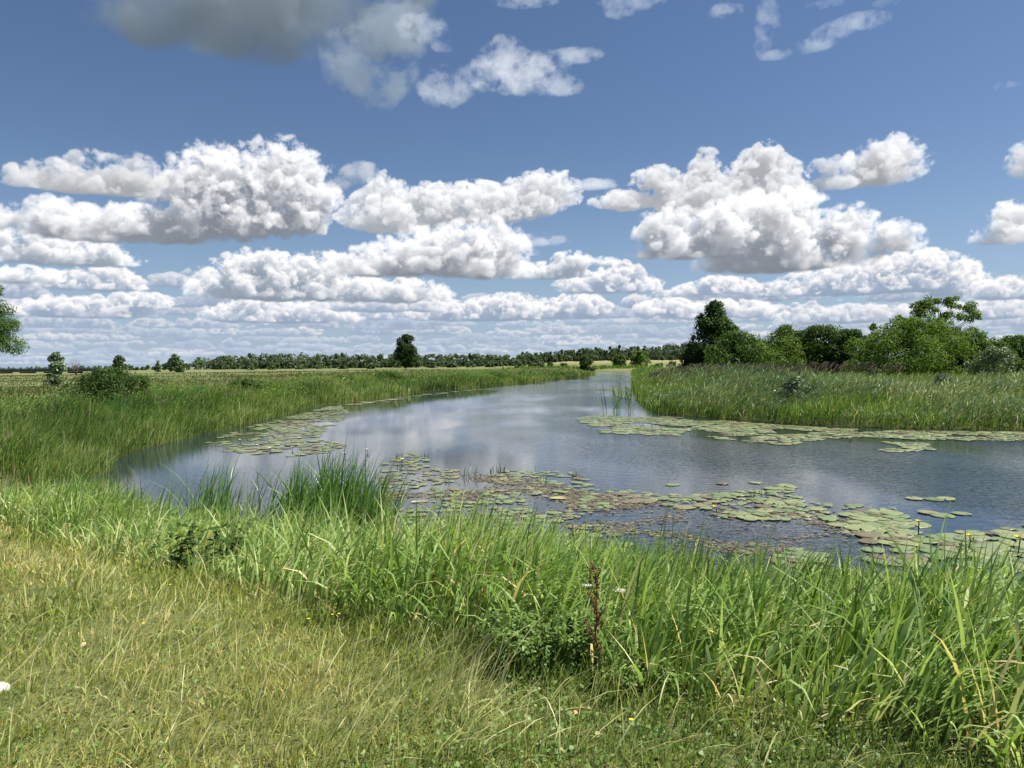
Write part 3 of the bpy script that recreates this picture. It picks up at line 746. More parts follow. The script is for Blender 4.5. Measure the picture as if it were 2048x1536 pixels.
# pale dry stalks leaning with the wind, in drifts
def drift(n, polys, hgt, wid):
    out = []
    for poly, share in polys:
        out.append(scatter(int(n * share), gp(poly, 0.4)))
    q = np.vstack(out)
    q = q[R.random(len(q)) < np.clip(2.2 * (vnoise(q[:, 0] + 2, q[:, 1] + 31, 1.3, 3) - 0.30), 0.03, 1)]
    az = WIND + 0.15 + R.normal(0, 0.75, len(q))
    return blade_mesh('dry_grass', with_z(q, -0.01), np.clip(R.normal(hgt, hgt * 0.28, len(q)), 0.08, 0.8), wid * R.uniform(0.7, 1.5, len(q)), az, np.abs(R.normal(0.55, 0.28, len(q))), np.clip(R.normal(0.45, 0.45, len(q)), -0.3, 1.6), R.random(len(q)), 4, belly=0.6)
stuff('dry_grass', drift(3000, [([(-80, 1560), (-80, 1330), (200, 1290), (420, 1200), (700, 1270), (930, 1330), (1000, 1560)], 0.50), ([(850, 1560), (900, 1400), (1300, 1440), (1760, 1540), (1700, 1600)], 0.10), ([(-60, 1330), (-60, 1060), (150, 1100), (260, 1180), (250, 1300)], 0.28)], 0.26, 0.0044), M_STRAW,
      'pale dry grass stalks leaning right across the foreground lawn', 'dry grass')
q = np.vstack([scatter(60, gp([(780, 1440), (900, 1330), (990, 1360), (1000, 1540), (800, 1560)], 0.4)), scatter(50, gp([(460, 1560), (480, 1460), (760, 1440), (800, 1560)], 0.4))])
stuff('tall_dry_grass', blade_mesh('tall_dry_grass', with_z(q, -0.01), R.uniform(0.28, 0.52, len(q)), R.uniform(0.0038, 0.0055, len(q)), WIND + R.normal(0.2, 0.3, len(q)), R.uniform(0.25, 0.75, len(q)), R.uniform(0.0, 0.7, len(q)), R.random(len(q)), 5, belly=0.6), M_STRAW,
      'taller straw coloured tussock leaning at the lawn edge left of the weed clump', 'dry grass')

# ---- left bank: reeds by the water, herbs and rough grass behind
left_line = np.array(left_w[1:])
seg = np.diff(left_line, axis=0); L = np.hypot(seg[:, 0], seg[:, 1]); cum = np.concatenate([[0], np.cumsum(L)])
def along_left(n, inland):
    """Points along the left shore, denser near the camera; inland = (min, max) metres from the waterline."""
    mids = (left_line[:-1] + left_line[1:]) / 2; dist = np.hypot(mids[:, 0], mids[:, 1])
    wt = L / dist ** 1.15; wt /= wt.sum()
    k = R.choice(len(L), n, p=wt); t = R.random(n)
    p = left_line[k] + seg[k] * t[:, None]
    nr = np.stack([-seg[k, 1], seg[k, 0]], -1) / L[k][:, None]
    s = np.sign(shore(*(p + nr * 0.6).T)); nr *= s[:, None]
    sp = inland[0] + (inland[1] - inland[0]) * R.random(n) ** 1.2
    p = p + nr * sp[:, None] + R.normal(0, 0.15, (n, 2))
    sh = shore(p[:, 0], p[:, 1])
    return p[(sh > -0.22) & (p[:, 1] > 11.5)]
q = along_left(34000, (-0.3, 3.3)); d = np.hypot(q[:, 0], q[:, 1]); sh = shore(q[:, 0], q[:, 1])
lowpart = 1 - ss(d, 13.0, 16.0)
h = np.clip((0.08 + 1.02 * vnoise(q[:, 0], q[:, 1], 0.75, 3) + R.normal(0, 0.12, len(q))) * (1 - 0.55 * lowpart), 0.15, 1.2)
tn = np.clip(0.42 + 1.5 * (vnoise(q[:, 0], q[:, 1], 0.35, 3) - 0.5) + R.normal(0, 0.16, len(q)) + 0.15 * lowpart, 0, 0.88); dry = R.random(len(q)) < 0.05; tn[dry] = 0.96
stuff('bank_reeds', blade_mesh('bank_reeds', with_z(q, -0.03), h, np.maximum(R.uniform(0.012, 0.02, len(q)), d * 0.00085), WIND + R.normal(0, 0.8, len(q)), np.abs(R.normal(0.12, 0.10, len(q))), np.clip(R.normal(0.75, 0.5, len(q)), 0, 2), tn, 4), M_BANK,
      'bright green reeds lining the left bank of the river', 'reeds')
q = along_left(11000, (0.8, 4.5)); d = np.hypot(q[:, 0], q[:, 1]); q = q[vnoise(q[:, 0], q[:, 1], 0.22, 2) > 0.45]; d = np.hypot(q[:, 0], q[:, 1])
stuff('dark_reeds', blade_mesh('dark_reeds', with_z(q, -0.03), np.clip(R.normal(0.70, 0.16, len(q)), 0.3, 1.1), np.maximum(0.016, d * 0.0009), WIND + R.normal(0, 0.4, len(q)), np.abs(R.normal(0.2, 0.1, len(q))), np.clip(R.normal(0.9, 0.4, len(q)), 0, 2), np.clip(R.normal(0.4, 0.2, len(q)), 0, 0.9), 4), M_CATTAIL,
      'darker taller reeds bending in the wind behind the left waterline', 'reeds')
# leafy herbs and brambles on top of the left bank
q = along_left(70000, (1.2, 11.0)); q = q[R.random(len(q)) < np.clip(3.0 * (vnoise(q[:, 0] + 5, q[:, 1], 0.30, 3) - 0.34), 0.05, 1)]
d = np.hypot(q[:, 0], q[:, 1])
hh = (0.95 * vnoise(q[:, 0] + 5, q[:, 1], 0.45, 3) + 0.1) * R.random(len(q)) ** 0.5
stuff('bank_herbs', leaf_mesh('bank_herbs', with_z(q) + np.column_stack([np.zeros((len(q), 2)), hh]), np.column_stack([R.normal(0, 0.6, (len(q), 2)), np.ones(len(q))]), np.maximum(0.06, d * 0.0024) * R.uniform(0.7, 1.4, len(q)), 0.5, np.clip(0.4 + 0.9 * (vnoise(q[:, 0], q[:, 1], 0.5, 2) - 0.5) + R.normal(0, 0.2, len(q)), 0, 1)), M_HERB,
      'tangle of leafy weeds and brambles along the top of the left bank', 'weeds')
q = along_left(16000, (2.0, 9.0)); q = q[vnoise(q[:, 0] + 15, q[:, 1] + 9, 0.28, 3) > 0.56]; d = np.hypot(q[:, 0], q[:, 1])
stuff('seeding_weeds', leaf_mesh('seeding_weeds', with_z(q) + np.column_stack([np.zeros((len(q), 2)), 0.75 * R.random(len(q)) ** 0.6]), np.column_stack([R.normal(0, 0.8, (len(q), 2)), np.ones(len(q))]), np.maximum(0.05, d * 0.0022) * R.uniform(0.6, 1.3, len(q)), 0.4, R.random(len(q))), M_BROWNWEED,
      'brownish seeding weeds in patches on top of the left bank', 'weeds')
# meadow: rough grass thinning into the distance, tan where it has dried
n = 68000
a = np.radians(R.uniform(-41, 5.0, n)); r = 14 * (230 / 14) ** (R.random(n) ** 0.9)
q = np.column_stack([r * np.sin(a), r * np.cos(a)]); sh = shore(q[:, 0], q[:, 1]); q = q[(sh > 3.0)]
d = np.hypot(q[:, 0], q[:, 1])
dr = vnoise(q[:, 0], q[:, 1] * 1.6, 0.10, 3)
tn = np.clip(0.20 + 1.5 * (dr - 0.5) + R.normal(0, 0.14, len(q)), 0, 1)
h = np.clip((0.16 + 0.55 * ss(dr, 0.50, 0.72)) * (1 + R.normal(0, 0.25, len(q))), 0.06, 0.8) * (1 - 0.4 * ss(d, 40, 120))
stuff('meadow_grass', blade_mesh('meadow_grass', with_z(q, -0.02), h, np.maximum(0.007, d * 0.0011), WIND + R.normal(0, 0.6, len(q)), np.abs(R.normal(0.35, 0.2, len(q))), R.uniform(0.1, 1.0, len(q)), tn, 3), M_FIELD,
      'rough meadow grass with tan dry patches beyond the left bank', 'meadow grass')

# ---- right bank: reed bed
RB = np.array([p for p in right_w]); 
n = 30000
a = np.radians(R.uniform(8.5, 41, n)); r = 20 * (95 / 20) ** (R.random(n) ** 1.25)
q = np.column_stack([r * np.sin(a), r * np.cos(a)]); sh = shore(q[:, 0], q[:, 1]); q = q[(sh > -0.3)]; sh = shore(q[:, 0], q[:, 1])
q = q[(R.random(len(q)) < np.clip(1.15 - sh / 60, 0.25, 1) * (1 - 0.75 * ss(np.degrees(np.arctan2(q[:, 0], q[:, 1])), 17, 23) * ss(sh, 5, 8)))]
d = np.hypot(q[:, 0], q[:, 1]); sh = shore(q[:, 0], q[:, 1])
tall = vnoise(q[:, 0], q[:, 1], 0.14, 3)
azq = np.degrees(np.arctan2(q[:, 0], q[:, 1]))
H = (0.60 + 0.42 * ss(sh, 0.5, 5) + 0.6 * (tall - 0.5) + 0.7 * (vnoise(q[:, 0] + 8, q[:, 1], 0.5, 2) - 0.5)) * (1 - 0.30 * ss(azq, 15, 22)) * (1 - 0.30 * ss(azq, 17, 26) * ss(sh, 4, 9)) + R.normal(0, 0.10, len(q))
H = np.clip(H, 0.3, 1.5)
patch = vnoise(q[:, 0] + 60, q[:, 1], 0.16, 3)
tnb = np.clip(0.45 + 1.9 * (patch - 0.5), 0.02, 0.88)
P_, h_, w_, az_, ln_, cu_, t_ = [], [], [], [], [], [], []
base = with_z(q, -0.03)
for k in range(7):
    f = 0.0 if k == 0 else 0.12 + 0.80 * (k - 0.5 + R.random(len(q)) * 0.6) / 6.0
    st = np.array([0.30, 0.0, 0.0])                         # stems lean with the wind
    off = np.column_stack([H * f * 0.22, H * f * 0.02 * R.normal(0, 1, len(q)), H * f * 0.95]) if k else np.zeros((len(q), 3))
    P_.append(base + off)
    h_.append(H if k == 0 else H * R.uniform(0.25, 0.45, len(q)))
    w_.append(np.maximum(0.010, d * 0.0006) if k == 0 else np.maximum(0.018, d * 0.00095))
    az_.append(WIND + R.normal(0, 0.25 if k == 0 else 0.7, len(q)))
    ln_.append(np.abs(R.normal(0.20, 0.07, len(q))) if k == 0 else R.uniform(0.3, 0.9, len(q)))
    cu_.append(R.uniform(0.0, 0.3, len(q)) if k == 0 else R.uniform(0.3, 1.2, len(q)))
    t_.append(np.clip(tnb + R.normal(0, 0.14, len(q)), 0, 0.95) if k else np.clip(tnb + R.normal(0, 0.1, len(q)), 0, 0.95))
cat_ = np.concatenate
t_ = cat_(t_); dry = R.random(len(t_)) < 0.05; t_[dry] = 1.0
stuff('reed_bed', blade_mesh('reed_bed', np.vstack(P_), cat_(h_), cat_(w_), cat_(az_), cat_(ln_), cat_(cu_), t_, 3), M_REED,
      'wide bed of grey green reeds bending right on the right bank', 'reeds')
# brighter low sedge in front of the reed bed and in its light patches
n = 22000
k = R.choice(len(RB) - 1, n, p=(lambda w: w / w.sum())(np.hypot(*np.diff(RB, axis=0).T) / np.hypot(*((RB[:-1] + RB[1:]) / 2).T) ** 0.9))
p = RB[k] + (RB[k + 1] - RB[k]) * R.random((n, 1)); e = RB[k + 1] - RB[k]; nr = np.stack([e[:, 1], -e[:, 0]], -1) / np.hypot(*e.T)[:, None]
nr *= np.sign(shore(*(p + nr * 0.5).T))[:, None]
q = p + nr * (R.random((n, 1)) ** 1.3 * 3.2 - 0.25) + R.normal(0, 0.2, (n, 2)); q = q[shore(q[:, 0], q[:, 1]) > -0.4]
d = np.hypot(q[:, 0], q[:, 1])
tn = np.clip(R.normal(0.42, 0.2, len(q)), 0, 0.88); dry = R.random(len(q)) < 0.06; tn[dry] = 0.97
stuff('fringe_sedge', blade_mesh('fringe_sedge', with_z(q, -0.03), np.clip(0.35 + 0.7 * vnoise(q[:, 0], q[:, 1], 0.3, 2) + R.normal(0, 0.1, len(q)), 0.2, 1.2), np.maximum(0.013, d * 0.00085), WIND + R.normal(0, 0.9, len(q)), np.abs(R.normal(0.12, 0.1, len(q))), np.clip(R.normal(0.8, 0.5, len(q)), 0, 2), tn, 4), M_LUSH,
      'fringe of bright green sedge at the waterline of the right bank', 'sedge')
# light green grass among the reeds further right
n = 26000
a = np.radians(R.uniform(17, 41, n)); r = R.uniform(27, 60, n)
q = np.column_stack([r * np.sin(a), r * np.cos(a)]); q = q[(shore(q[:, 0], q[:, 1]) > 3) & (vnoise(q[:, 0], q[:, 1], 0.12, 2) > 0.30)]; d = np.hypot(q[:, 0], q[:, 1])
stuff('pale_grass', blade_mesh('pale_grass', with_z(q, -0.03), np.clip(R.normal(0.60, 0.15, len(q)), 0.25, 1.1), d * 0.0009, WIND + R.normal(0, 0.5, len(q)), R.uniform(0.1, 0.5, len(q)), R.uniform(0.2, 1.2, len(q)), np.clip(R.normal(0.72, 0.18, len(q)), 0, 0.96), 3), M_LUSH,
      'pale green grass in the clearing behind the right reeds', 'grass')
# brownish plumes over the back of the reed bed
n = 1700
a = np.radians(R.uniform(10, 27, n)); r = R.uniform(34, 62, n)
q = np.column_stack([r * np.sin(a), r * np.cos(a)]); q = q[vnoise(q[:, 0], q[:, 1], 0.15, 2) > 0.46]; d = np.hypot(q[:, 0], q[:, 1])
stuff('reed_plumes', blade_mesh('reed_plumes', with_z(q, 0.85) + np.column_stack([np.zeros((len(q), 2)), R.uniform(-0.1, 0.35, len(q))]), 0.34, d * 0.0013, WIND + R.normal(0, 0.3, len(q)), 0.45, 0.7, R.random(len(q)), 3), M_PLUME,
      'brown feathery plumes along the back of the right reed bed', 'reed plumes')
# far bank at the river bend
n = 9000
a = np.radians(R.uniform(-2, 11, n)); r = R.uniform(185, 300, n)
q = np.column_stack([r * np.sin(a), r * np.cos(a)]); sh = shore(q[:, 0], q[:, 1]); q = q[(sh > 0) & (sh < 22)]
stuff('far_bank_grass', blade_mesh('far_bank_grass', with_z(q, -0.05), R.uniform(0.5, 1.3, len(q)), 0.2, WIND + R.normal(0, 0.8, len(q)), R.uniform(0.0, 0.3, len(q)), R.uniform(0.1, 0.8, len(q)), np.clip(R.normal(0.35, 0.2, len(q)), 0, 0.9), 3), M_LUSH,
      'green rough grass on the far bank at the river bend', 'grass')
# ------------------------------------------------------------------ woods on the horizon (one mass each)
def wood(name, label, specs, n_leaf, size_px, mat='leaf_far', tint=(0.42, 0.2)):
    """specs: (x from, x to, base range, top y at both ends, spacing px, pointed share)"""
    P, N, S, Tn, paths = [], [], [], [], []
    for (x0, x1, d0, d1, t0, t1, step, conif) in specs:
        x = x0
        while x < x1:
            f = (x - x0) / (x1 - x0); dist = (d0 + (d1 - d0) * f) * R.uniform(0.93, 1.08)
            b = spot(x, dist)
            hgt = max(1.5, z_at(x, t0 + (t1 - t0) * f, dist) - b[2]) * (1.08 - 0.42 * R.random() ** 1.5)
            hw = hgt * R.uniform(0.30, 0.55)
            con = R.random() < conif
            if con: hw *= 0.5; hgt *= 1.08
            cl = []
            for _ in range(12):
                t = R.uniform(0.12, 0.95)
                rad = (1 - t) ** 0.8 if con else math.sqrt(max(0.02, 1 - (1.55 * t - 0.62) ** 2))
                an = R.random() * 2 * PI; r = hw * R.uniform(0.28, 0.45) * (0.6 if con else 1)
                cl.append((b + np.array([math.sin(an) * hw * rad * 0.75, math.cos(an) * hw * rad * 0.75, min(t * hgt, hgt - r * 0.6)]), r))
            p, nn = crown_points(cl, n_leaf)
            P.append(p); N.append(nn); S.append(np.full(len(p), size_px / FPX * dist) * R.uniform(0.7, 1.3, len(p)))
            Tn.append(np.clip(tint[0] + R.normal(0, 0.16) + R.normal(0, tint[1], len(p)), 0, 1))
            paths.append((curve(b - np.array([0, 0, 0.2]), b + np.array([0, 0, hgt * 0.8]), 0, 3), np.array([0.03, 0.02, 0.006]) * hgt))
            x += step * R.uniform(0.6, 1.4)
    me = leaf_mesh(name, np.vstack(P), np.vstack(N), np.concatenate(S), 0.85, np.concatenate(Tn), 0.2)
    v, q, t = tubes(paths, 5)
    o = link(name, me, GREENS[mat])
    tag(o, label, 'woodland', None, 'stuff')
    link('trunks', mesh_np('trunks', v, q, t), BARK, o)
wood('far_woodland', 'far dark green woodland along the horizon behind the meadow', [(395, 460, 470, 480, 716, 715, 6, 0.1), (440, 800, 450, 480, 710, 709, 5.5, 0.16), (790, 1080, 460, 530, 709, 711, 5.5, 0.16), (430, 800, 410, 430, 721, 719, 7, 0.0), (800, 1060, 420, 460, 721, 720, 8, 0.0)], 260, 3.1)
wood('distant_forest', 'distant tall forest rising behind the river bend on the right', [(1040, 1200, 600, 640, 707, 698, 5, 0.35), (1170, 1420, 640, 640, 698, 686, 5, 0.35), (1220, 1420, 610, 610, 703, 694, 6, 0.2), (1060, 1400, 560, 560, 714, 712, 6, 0.0)], 230, 3.0, tint=(0.22, 0.16))
wood('horizon_scrub', 'thin line of scrub on the horizon at the far left', [(330, 400, 420, 440, 727, 725, 9, 0.1), (-60, 330, 500, 460, 736, 731, 12, 0.0)], 60, 4.0)

# ------------------------------------------------------------------ single trees
plant_tree('broad_tree', 'lone dark broad tree standing in the meadow before the far woodland', 'tree', 811, 669, 330, 23, prof_oak, mat='leaf_dark', n_leaf=9000, leaf=0.55, n_clump=90, clump=0.30, lowest=0.10, trunk=0.035, aspect=0.8, lean=0.06, tint=(0.2, 0.2), depth=1.0)
plant_tree('willow_tree', 'leafy willow at the left edge with drooping wind blown branches', 'tree', -50, 541, 44, 92, prof_oval, mat='leaf_mid', n_leaf=26000, leaf=0.16, n_clump=120, clump=0.2, lowest=0.36, trunk=0.03, aspect=0.3, gaps=0.22, depth=0.8, axis=(0.6, 0, -0.5), tint=(0.45, 0.28))
plant_tree('field_tree', 'pale small tree with a green skirt in front of the low bridge', 'tree', 113, 705, 62, 15, lambda t: (1.7 * (1 - t / 0.4) ** 0.4 if t < 0.36 else 1.0 * math.sqrt(max(0, 1 - ((t - 0.66) / 0.35) ** 2))), mat='leaf_willow', n_leaf=3600, leaf=0.17, n_clump=46, clump=0.36, lowest=0.05, trunk=0.03, aspect=0.55, tint=(0.5, 0.28), gaps=0.25)
plant_tree('round_tree', 'round dark tree on the horizon right of the low bridge', 'tree', 239, 709, 260, 15, prof_oval, mat='leaf_far', n_leaf=1500, leaf=0.75, n_clump=24, clump=0.34, lowest=0.25, trunk=0.03)
plant_tree('twin_tree', 'greyish tree standing alone left of the far woodland', 'tree', 350, 708, 260, 14, prof_dome, mat='leaf_far', n_leaf=1700, leaf=0.75, n_clump=26, clump=0.34, lowest=0.05, trunk=0.03, tint=(0.7, 0.2))
plant_tree('thin_tree', 'thin ragged tree between the round dark tree and the greyish one', 'tree', 316, 718, 250, 12, prof_cone, mat='leaf_far', n_leaf=700, leaf=0.6, n_clump=16, clump=0.3, lowest=0.05, trunk=0.03, gaps=0.35)
def dead_tree(name, label, x, top, dist, hw, n):
    b = spot(x, dist); H = z_at(x, top, dist) - b[2]; w = hw / FPX * dist
    paths = []
    for i in range(n):
        e = np.array([R.uniform(-1, 1) * w, R.uniform(-1, 1) * w, H * R.uniform(0.7, 1.0)])
        p = curve((0, 0, 0), e, -0.05, 6, 0.05); paths.append((p, np.linspace(0.035, 0.008, 6) * H * 0.5))
        for k in range(4):
            s = p[R.integers(2, 5)]; paths.append((curve(s, s + np.array([R.normal(0, 0.3) * w, R.normal(0, 0.3) * w, R.uniform(0.1, 0.3) * H]), 0, 4, 0.04), np.linspace(0.012, 0.004, 4) * H * 0.5))
    v, q, t = tubes(paths, 4)
    o = link(name, mesh_np(name, v, q, t), TWIG); o.location = tuple(b)
    tag(o, label, 'shrub')
dead_tree('bare_shrub', 'bare twiggy shrub behind the low bridge rail, right of the pale tree', 152, 718, 200, 14, 16)
# ---- bushes on the right behind the reeds
plant_tree('alder_tree', 'tall pointed dark tree at the left end of the right hand bushes', 'tree', 1430, 602, 75, 92, lambda t: (1.0 - 0.35 * t / 0.5 if t < 0.5 else 0.65 * (1 - (t - 0.5) / 0.5) ** 0.6) * (0.84 + 0.16 * math.sin(t * 21)), mat='leaf_dark', n_leaf=22000, leaf=0.19, n_clump=240, clump=0.15, lowest=0.03, trunk=0.028, aspect=0.8, tint=(0.55, 0.28), gaps=0.22)
BUSH = dict(n_clump=130, clump=0.24, lowest=0.02, trunk=0.02, stems=4, limbs=20, aspect=0.7)
plant_tree('round_bush', 'rounded mid green bush leaning against the tall pointed tree', 'bush', 1480, 662, 68, 72, prof_dome, mat='leaf_mid', n_leaf=17000, leaf=0.17, **BUSH)
plant_tree('dark_bush', 'low dark bush at the foot of the tall pointed tree, on the river side', 'bush', 1388, 694, 78, 34, prof_dome, mat='leaf_dark', n_leaf=7000, leaf=0.2, **BUSH)
plant_tree('light_bush', 'light green bush with a leafy knob on top behind the reeds', 'bush', 1572, 651, 72, 78, lambda t: prof_dome(t) * (1.0 if t < 0.62 else 0.62), mat='leaf_bright', n_leaf=17000, leaf=0.17, tint=(0.3, 0.28), **BUSH)
dead_tree('dead_branches', 'bare dead branches poking out between two bushes on the right', 1507, 658, 74, 16, 7)
plant_tree('hawthorn', 'dark upright bush left of its shorter dark neighbour', 'bush', 1642, 651, 72, 60, prof_round, mat='leaf_dark', n_leaf=14000, leaf=0.18, tint=(0.65, 0.26), **BUSH)
plant_tree('hawthorn', 'shorter dark bush just left of the slim sapling', 'bush', 1697, 660, 71, 52, prof_round, mat='leaf_dark', n_leaf=12000, leaf=0.18, tint=(0.55, 0.26), **BUSH)
plant_tree('slim_sapling', 'slim sapling rising at the left shoulder of the big mound bush', 'tree', 1747, 648, 72, 17, prof_oval, mat='leaf_dark', n_leaf=2200, leaf=0.18, n_clump=26, clump=0.32, lowest=0.2, trunk=0.02, tint=(0.6, 0.3))
plant_tree('mound_bush', 'big bright green mound shaped bush, largest on the right bank', 'bush', 1826, 637, 62, 132, prof_dome, mat='leaf_bright', n_leaf=32000, leaf=0.15, tint=(0.15, 0.22), n_clump=210, clump=0.155, lowest=0.02, trunk=0.02, stems=5, limbs=26, aspect=0.7)
plant_tree('ash_tree', 'open crowned tree with separate leaf tufts above the mound bush', 'tree', 1880, 594, 70, 76, lambda t: 0.75 if t < 0.4 else 0.8 * math.sqrt(max(0, 1 - ((t - 0.66) / 0.38) ** 2)) + 0.1, mat='leaf_mid', n_leaf=8000, leaf=0.24, n_clump=105, clump=0.125, lowest=0.30, trunk=0.024, aspect=0.45, gaps=0.30, tint=(0.7, 0.25), limbs=34, droop=0.5)
plant_tree('shade_bush', 'dark green bush against the right flank of the mound bush', 'bush', 1945, 663, 63, 66, prof_dome, mat='leaf_mid', n_leaf=15000, leaf=0.16, tint=(0.35, 0.25), **BUSH)
plant_tree('grey_willow', 'greyish green low willow in front of the rightmost bush', 'bush', 1987, 692, 56, 48, prof_dome, mat='leaf_willow', n_leaf=9000, leaf=0.15, tint=(0.35, 0.2), n_clump=60, clump=0.22, lowest=0.02, trunk=0.02, stems=4, limbs=16, aspect=0.28)
plant_tree('edge_bush', 'rounded bush cut by the right edge of the photo', 'bush', 2036, 671, 82, 58, prof_dome, mat='leaf_mid', n_leaf=13000, leaf=0.2, **BUSH)
FILL = dict(n_clump=70, clump=0.24, lowest=0.02, trunk=0.02, stems=4, limbs=12, aspect=0.7, n_leaf=8000, leaf=0.19)
plant_tree('hedge_bush', 'low bush filling the gap between the round bush and the light green one', 'bush', 1525, 680, 78, 50, prof_dome, mat='leaf_mid', tint=(0.3, 0.25), **FILL)
plant_tree('hedge_bush', 'low bush filling the gap between the light green bush and the dark upright one', 'bush', 1612, 678, 78, 46, prof_dome, mat='leaf_dark', tint=(0.6, 0.25), **FILL)
plant_tree('hedge_bush', 'low yellowish bush at the left foot of the mound bush', 'bush', 1738, 688, 68, 40, prof_dome, mat='leaf_bright', tint=(0.45, 0.25), **FILL)
plant_tree('hedge_bush', 'low bush joining the grey willow to the rightmost bush', 'bush', 2005, 700, 74, 40, prof_dome, mat='leaf_mid', tint=(0.3, 0.25), **FILL)
# ---- silvery willows blown in the wind among the right reeds
SILV = dict(mat='leaf_silver', n_clump=40, clump=0.24, lowest=0.08, trunk=0.018, stems=5, limbs=12, aspect=0.30, depth=0.7, tint=(0.40, 0.26), axis=(1.0, 0, 0.15), droop=0.1)
for x, top, dist, hw, lab in [(1590, 756, 27.0, 46, 'silvery willow shrub in the reeds with its leaves blown over, widest of them'),
                              (1752, 772, 26.5, 40, 'silvery willow shrub low in the reeds before the mound bush'),
                              (1885, 752, 30.0, 26, 'small silvery willow standing back in the pale grass on the right'),
                              (1960, 792, 25.0, 34, 'dark leaved silvery willow near the waterline at the right')]:
    plant_tree('willow_shrub', lab, 'shrub', x, top, dist, hw, prof_oval, n_leaf=1500, leaf=0.16, group='silvery willows in the right reeds', **SILV)
# ---- left bank
plant_tree('willow_bush', 'dense dark willow bush on the left bank', 'bush', 212, 736, 29, 82, lambda t: prof_dome(t) * (0.92 + 0.08 * math.sin(9 * t)), mat='leaf_dark', n_leaf=16000, leaf=0.08, n_clump=110, clump=0.20, lowest=0.02, trunk=0.02, stems=6, limbs=24, aspect=0.5, tint=(0.75, 0.28), lean=0.10)
plant_tree('willow_shoots', 'spiky upright willow shoots right of the dense dark bush', 'bush', 283, 752, 29, 26, lambda t: 1 - 0.6 * t, mat='leaf_mid', n_leaf=2200, leaf=0.10, n_clump=34, clump=0.26, lowest=0.05, trunk=0.02, stems=6, limbs=14, aspect=0.22, gaps=0.3, axis=(0.4, 0, 1.0))
plant_tree('bank_willow', 'bushy willow with pale leaf backs on the left bank below the lone tree', 'bush', 776, 743, 60, 40, prof_dome, mat='leaf_mid', n_leaf=8000, leaf=0.11, n_clump=60, clump=0.22, lowest=0.02, trunk=0.02, stems=5, limbs=16, aspect=0.35, tint=(0.45, 0.26), axis=(1, 0, 0.4))
plant_tree('bramble_bush', 'low bramble hump on the left bank in the tan grass', 'bush', 492, 758, 36, 46, prof_dome, mat='leaf_mid', n_leaf=4200, leaf=0.09, n_clump=50, clump=0.22, lowest=0.02, trunk=0.02, stems=5, limbs=12, tint=(0.25, 0.25), depth=0.8)
plant_tree('bank_shrub', 'small upright green shrub left of the pale backed willow on the bank', 'bush', 690, 751, 54, 28, prof_dome, mat='leaf_mid', n_leaf=2600, leaf=0.10, n_clump=34, clump=0.28, lowest=0.02, trunk=0.02, stems=4, limbs=10, tint=(0.4, 0.25))
# ---- bushes by the river bend
plant_tree('bend_bush', 'dark round bush at the tip of the left bank by the river bend', 'bush', 1171, 711, 185, 16, prof_dome, mat='leaf_dark', n_leaf=1600, leaf=0.5, n_clump=26, clump=0.34, lowest=0.03, trunk=0.02, tint=(0.6, 0.25))
plant_tree('bend_bush', 'wide low bush in the middle of the river bend bank', 'bush', 1238, 710, 205, 17, prof_dome, mat='leaf_mid', n_leaf=1600, leaf=0.5, n_clump=26, clump=0.34, lowest=0.03, trunk=0.02, tint=(0.3, 0.25))
plant_tree('bend_bush', 'taller bright rounded bush at the right of the river bend', 'bush', 1280, 702, 205, 19, prof_round, mat='leaf_bright', n_leaf=2000, leaf=0.5, n_clump=30, clump=0.34, lowest=0.03, trunk=0.02, tint=(0.25, 0.25))
# ---- small shrubs dotted along the far edge of the meadow
proto = None
SHRUBS = [(362, 733, 8, 230), (500, 735, 6, 320), (545, 734, 7, 330), (600, 733, 8, 330), (640, 733, 7, 330), (686, 731, 9, 330), (745, 729, 8, 330), (868, 727, 9, 330), (905, 725, 12, 330), (940, 727, 8, 330),
          (980, 725, 10, 340), (1040, 726, 8, 260), (1066, 727, 7, 260), (1082, 725, 8, 260), (1100, 727, 7, 260), (1128, 728, 7, 240), (1345, 725, 9, 240), (1318, 728, 8, 230)]
SH_LAB = ['leftmost small shrub on the far edge of the meadow', 'small shrub below the left end of the far woodland', 'second small shrub from the left below the far woodland', 'third small shrub from the left below the far woodland', 'fourth small shrub from the left below the far woodland',
          'low wide shrub left of the lone meadow tree', 'small shrub touching the left side of the lone meadow tree', 'small shrub right beside the lone meadow tree', 'widest round shrub right of the lone meadow tree', 'shrub just right of the widest round shrub before the woodland',
          'round shrub before the woodland, midway between lone tree and river bend', 'small shrub at the left of four on the bank top', 'second of four small shrubs on the bank top', 'third of four small shrubs on the bank top', 'rightmost of four small shrubs on the bank top',
          'small shrub left of the dark round bend bush', 'low shrub by the pale field right of the river bend', 'tiny shrub between the bright bend bush and the pale field']
for (x, top, hw, dist), lab in zip(SHRUBS, SH_LAB):
    plant_tree('field_shrub', lab, 'shrub', x, top, dist, hw, prof_dome, mat='leaf_far', n_leaf=360, leaf=0.011 * dist / 3.2, n_clump=12, clump=0.42, lowest=0.03, trunk=0.02, limbs=3, group='small shrubs along the far edge of the meadow', tint=(0.5, 0.25))

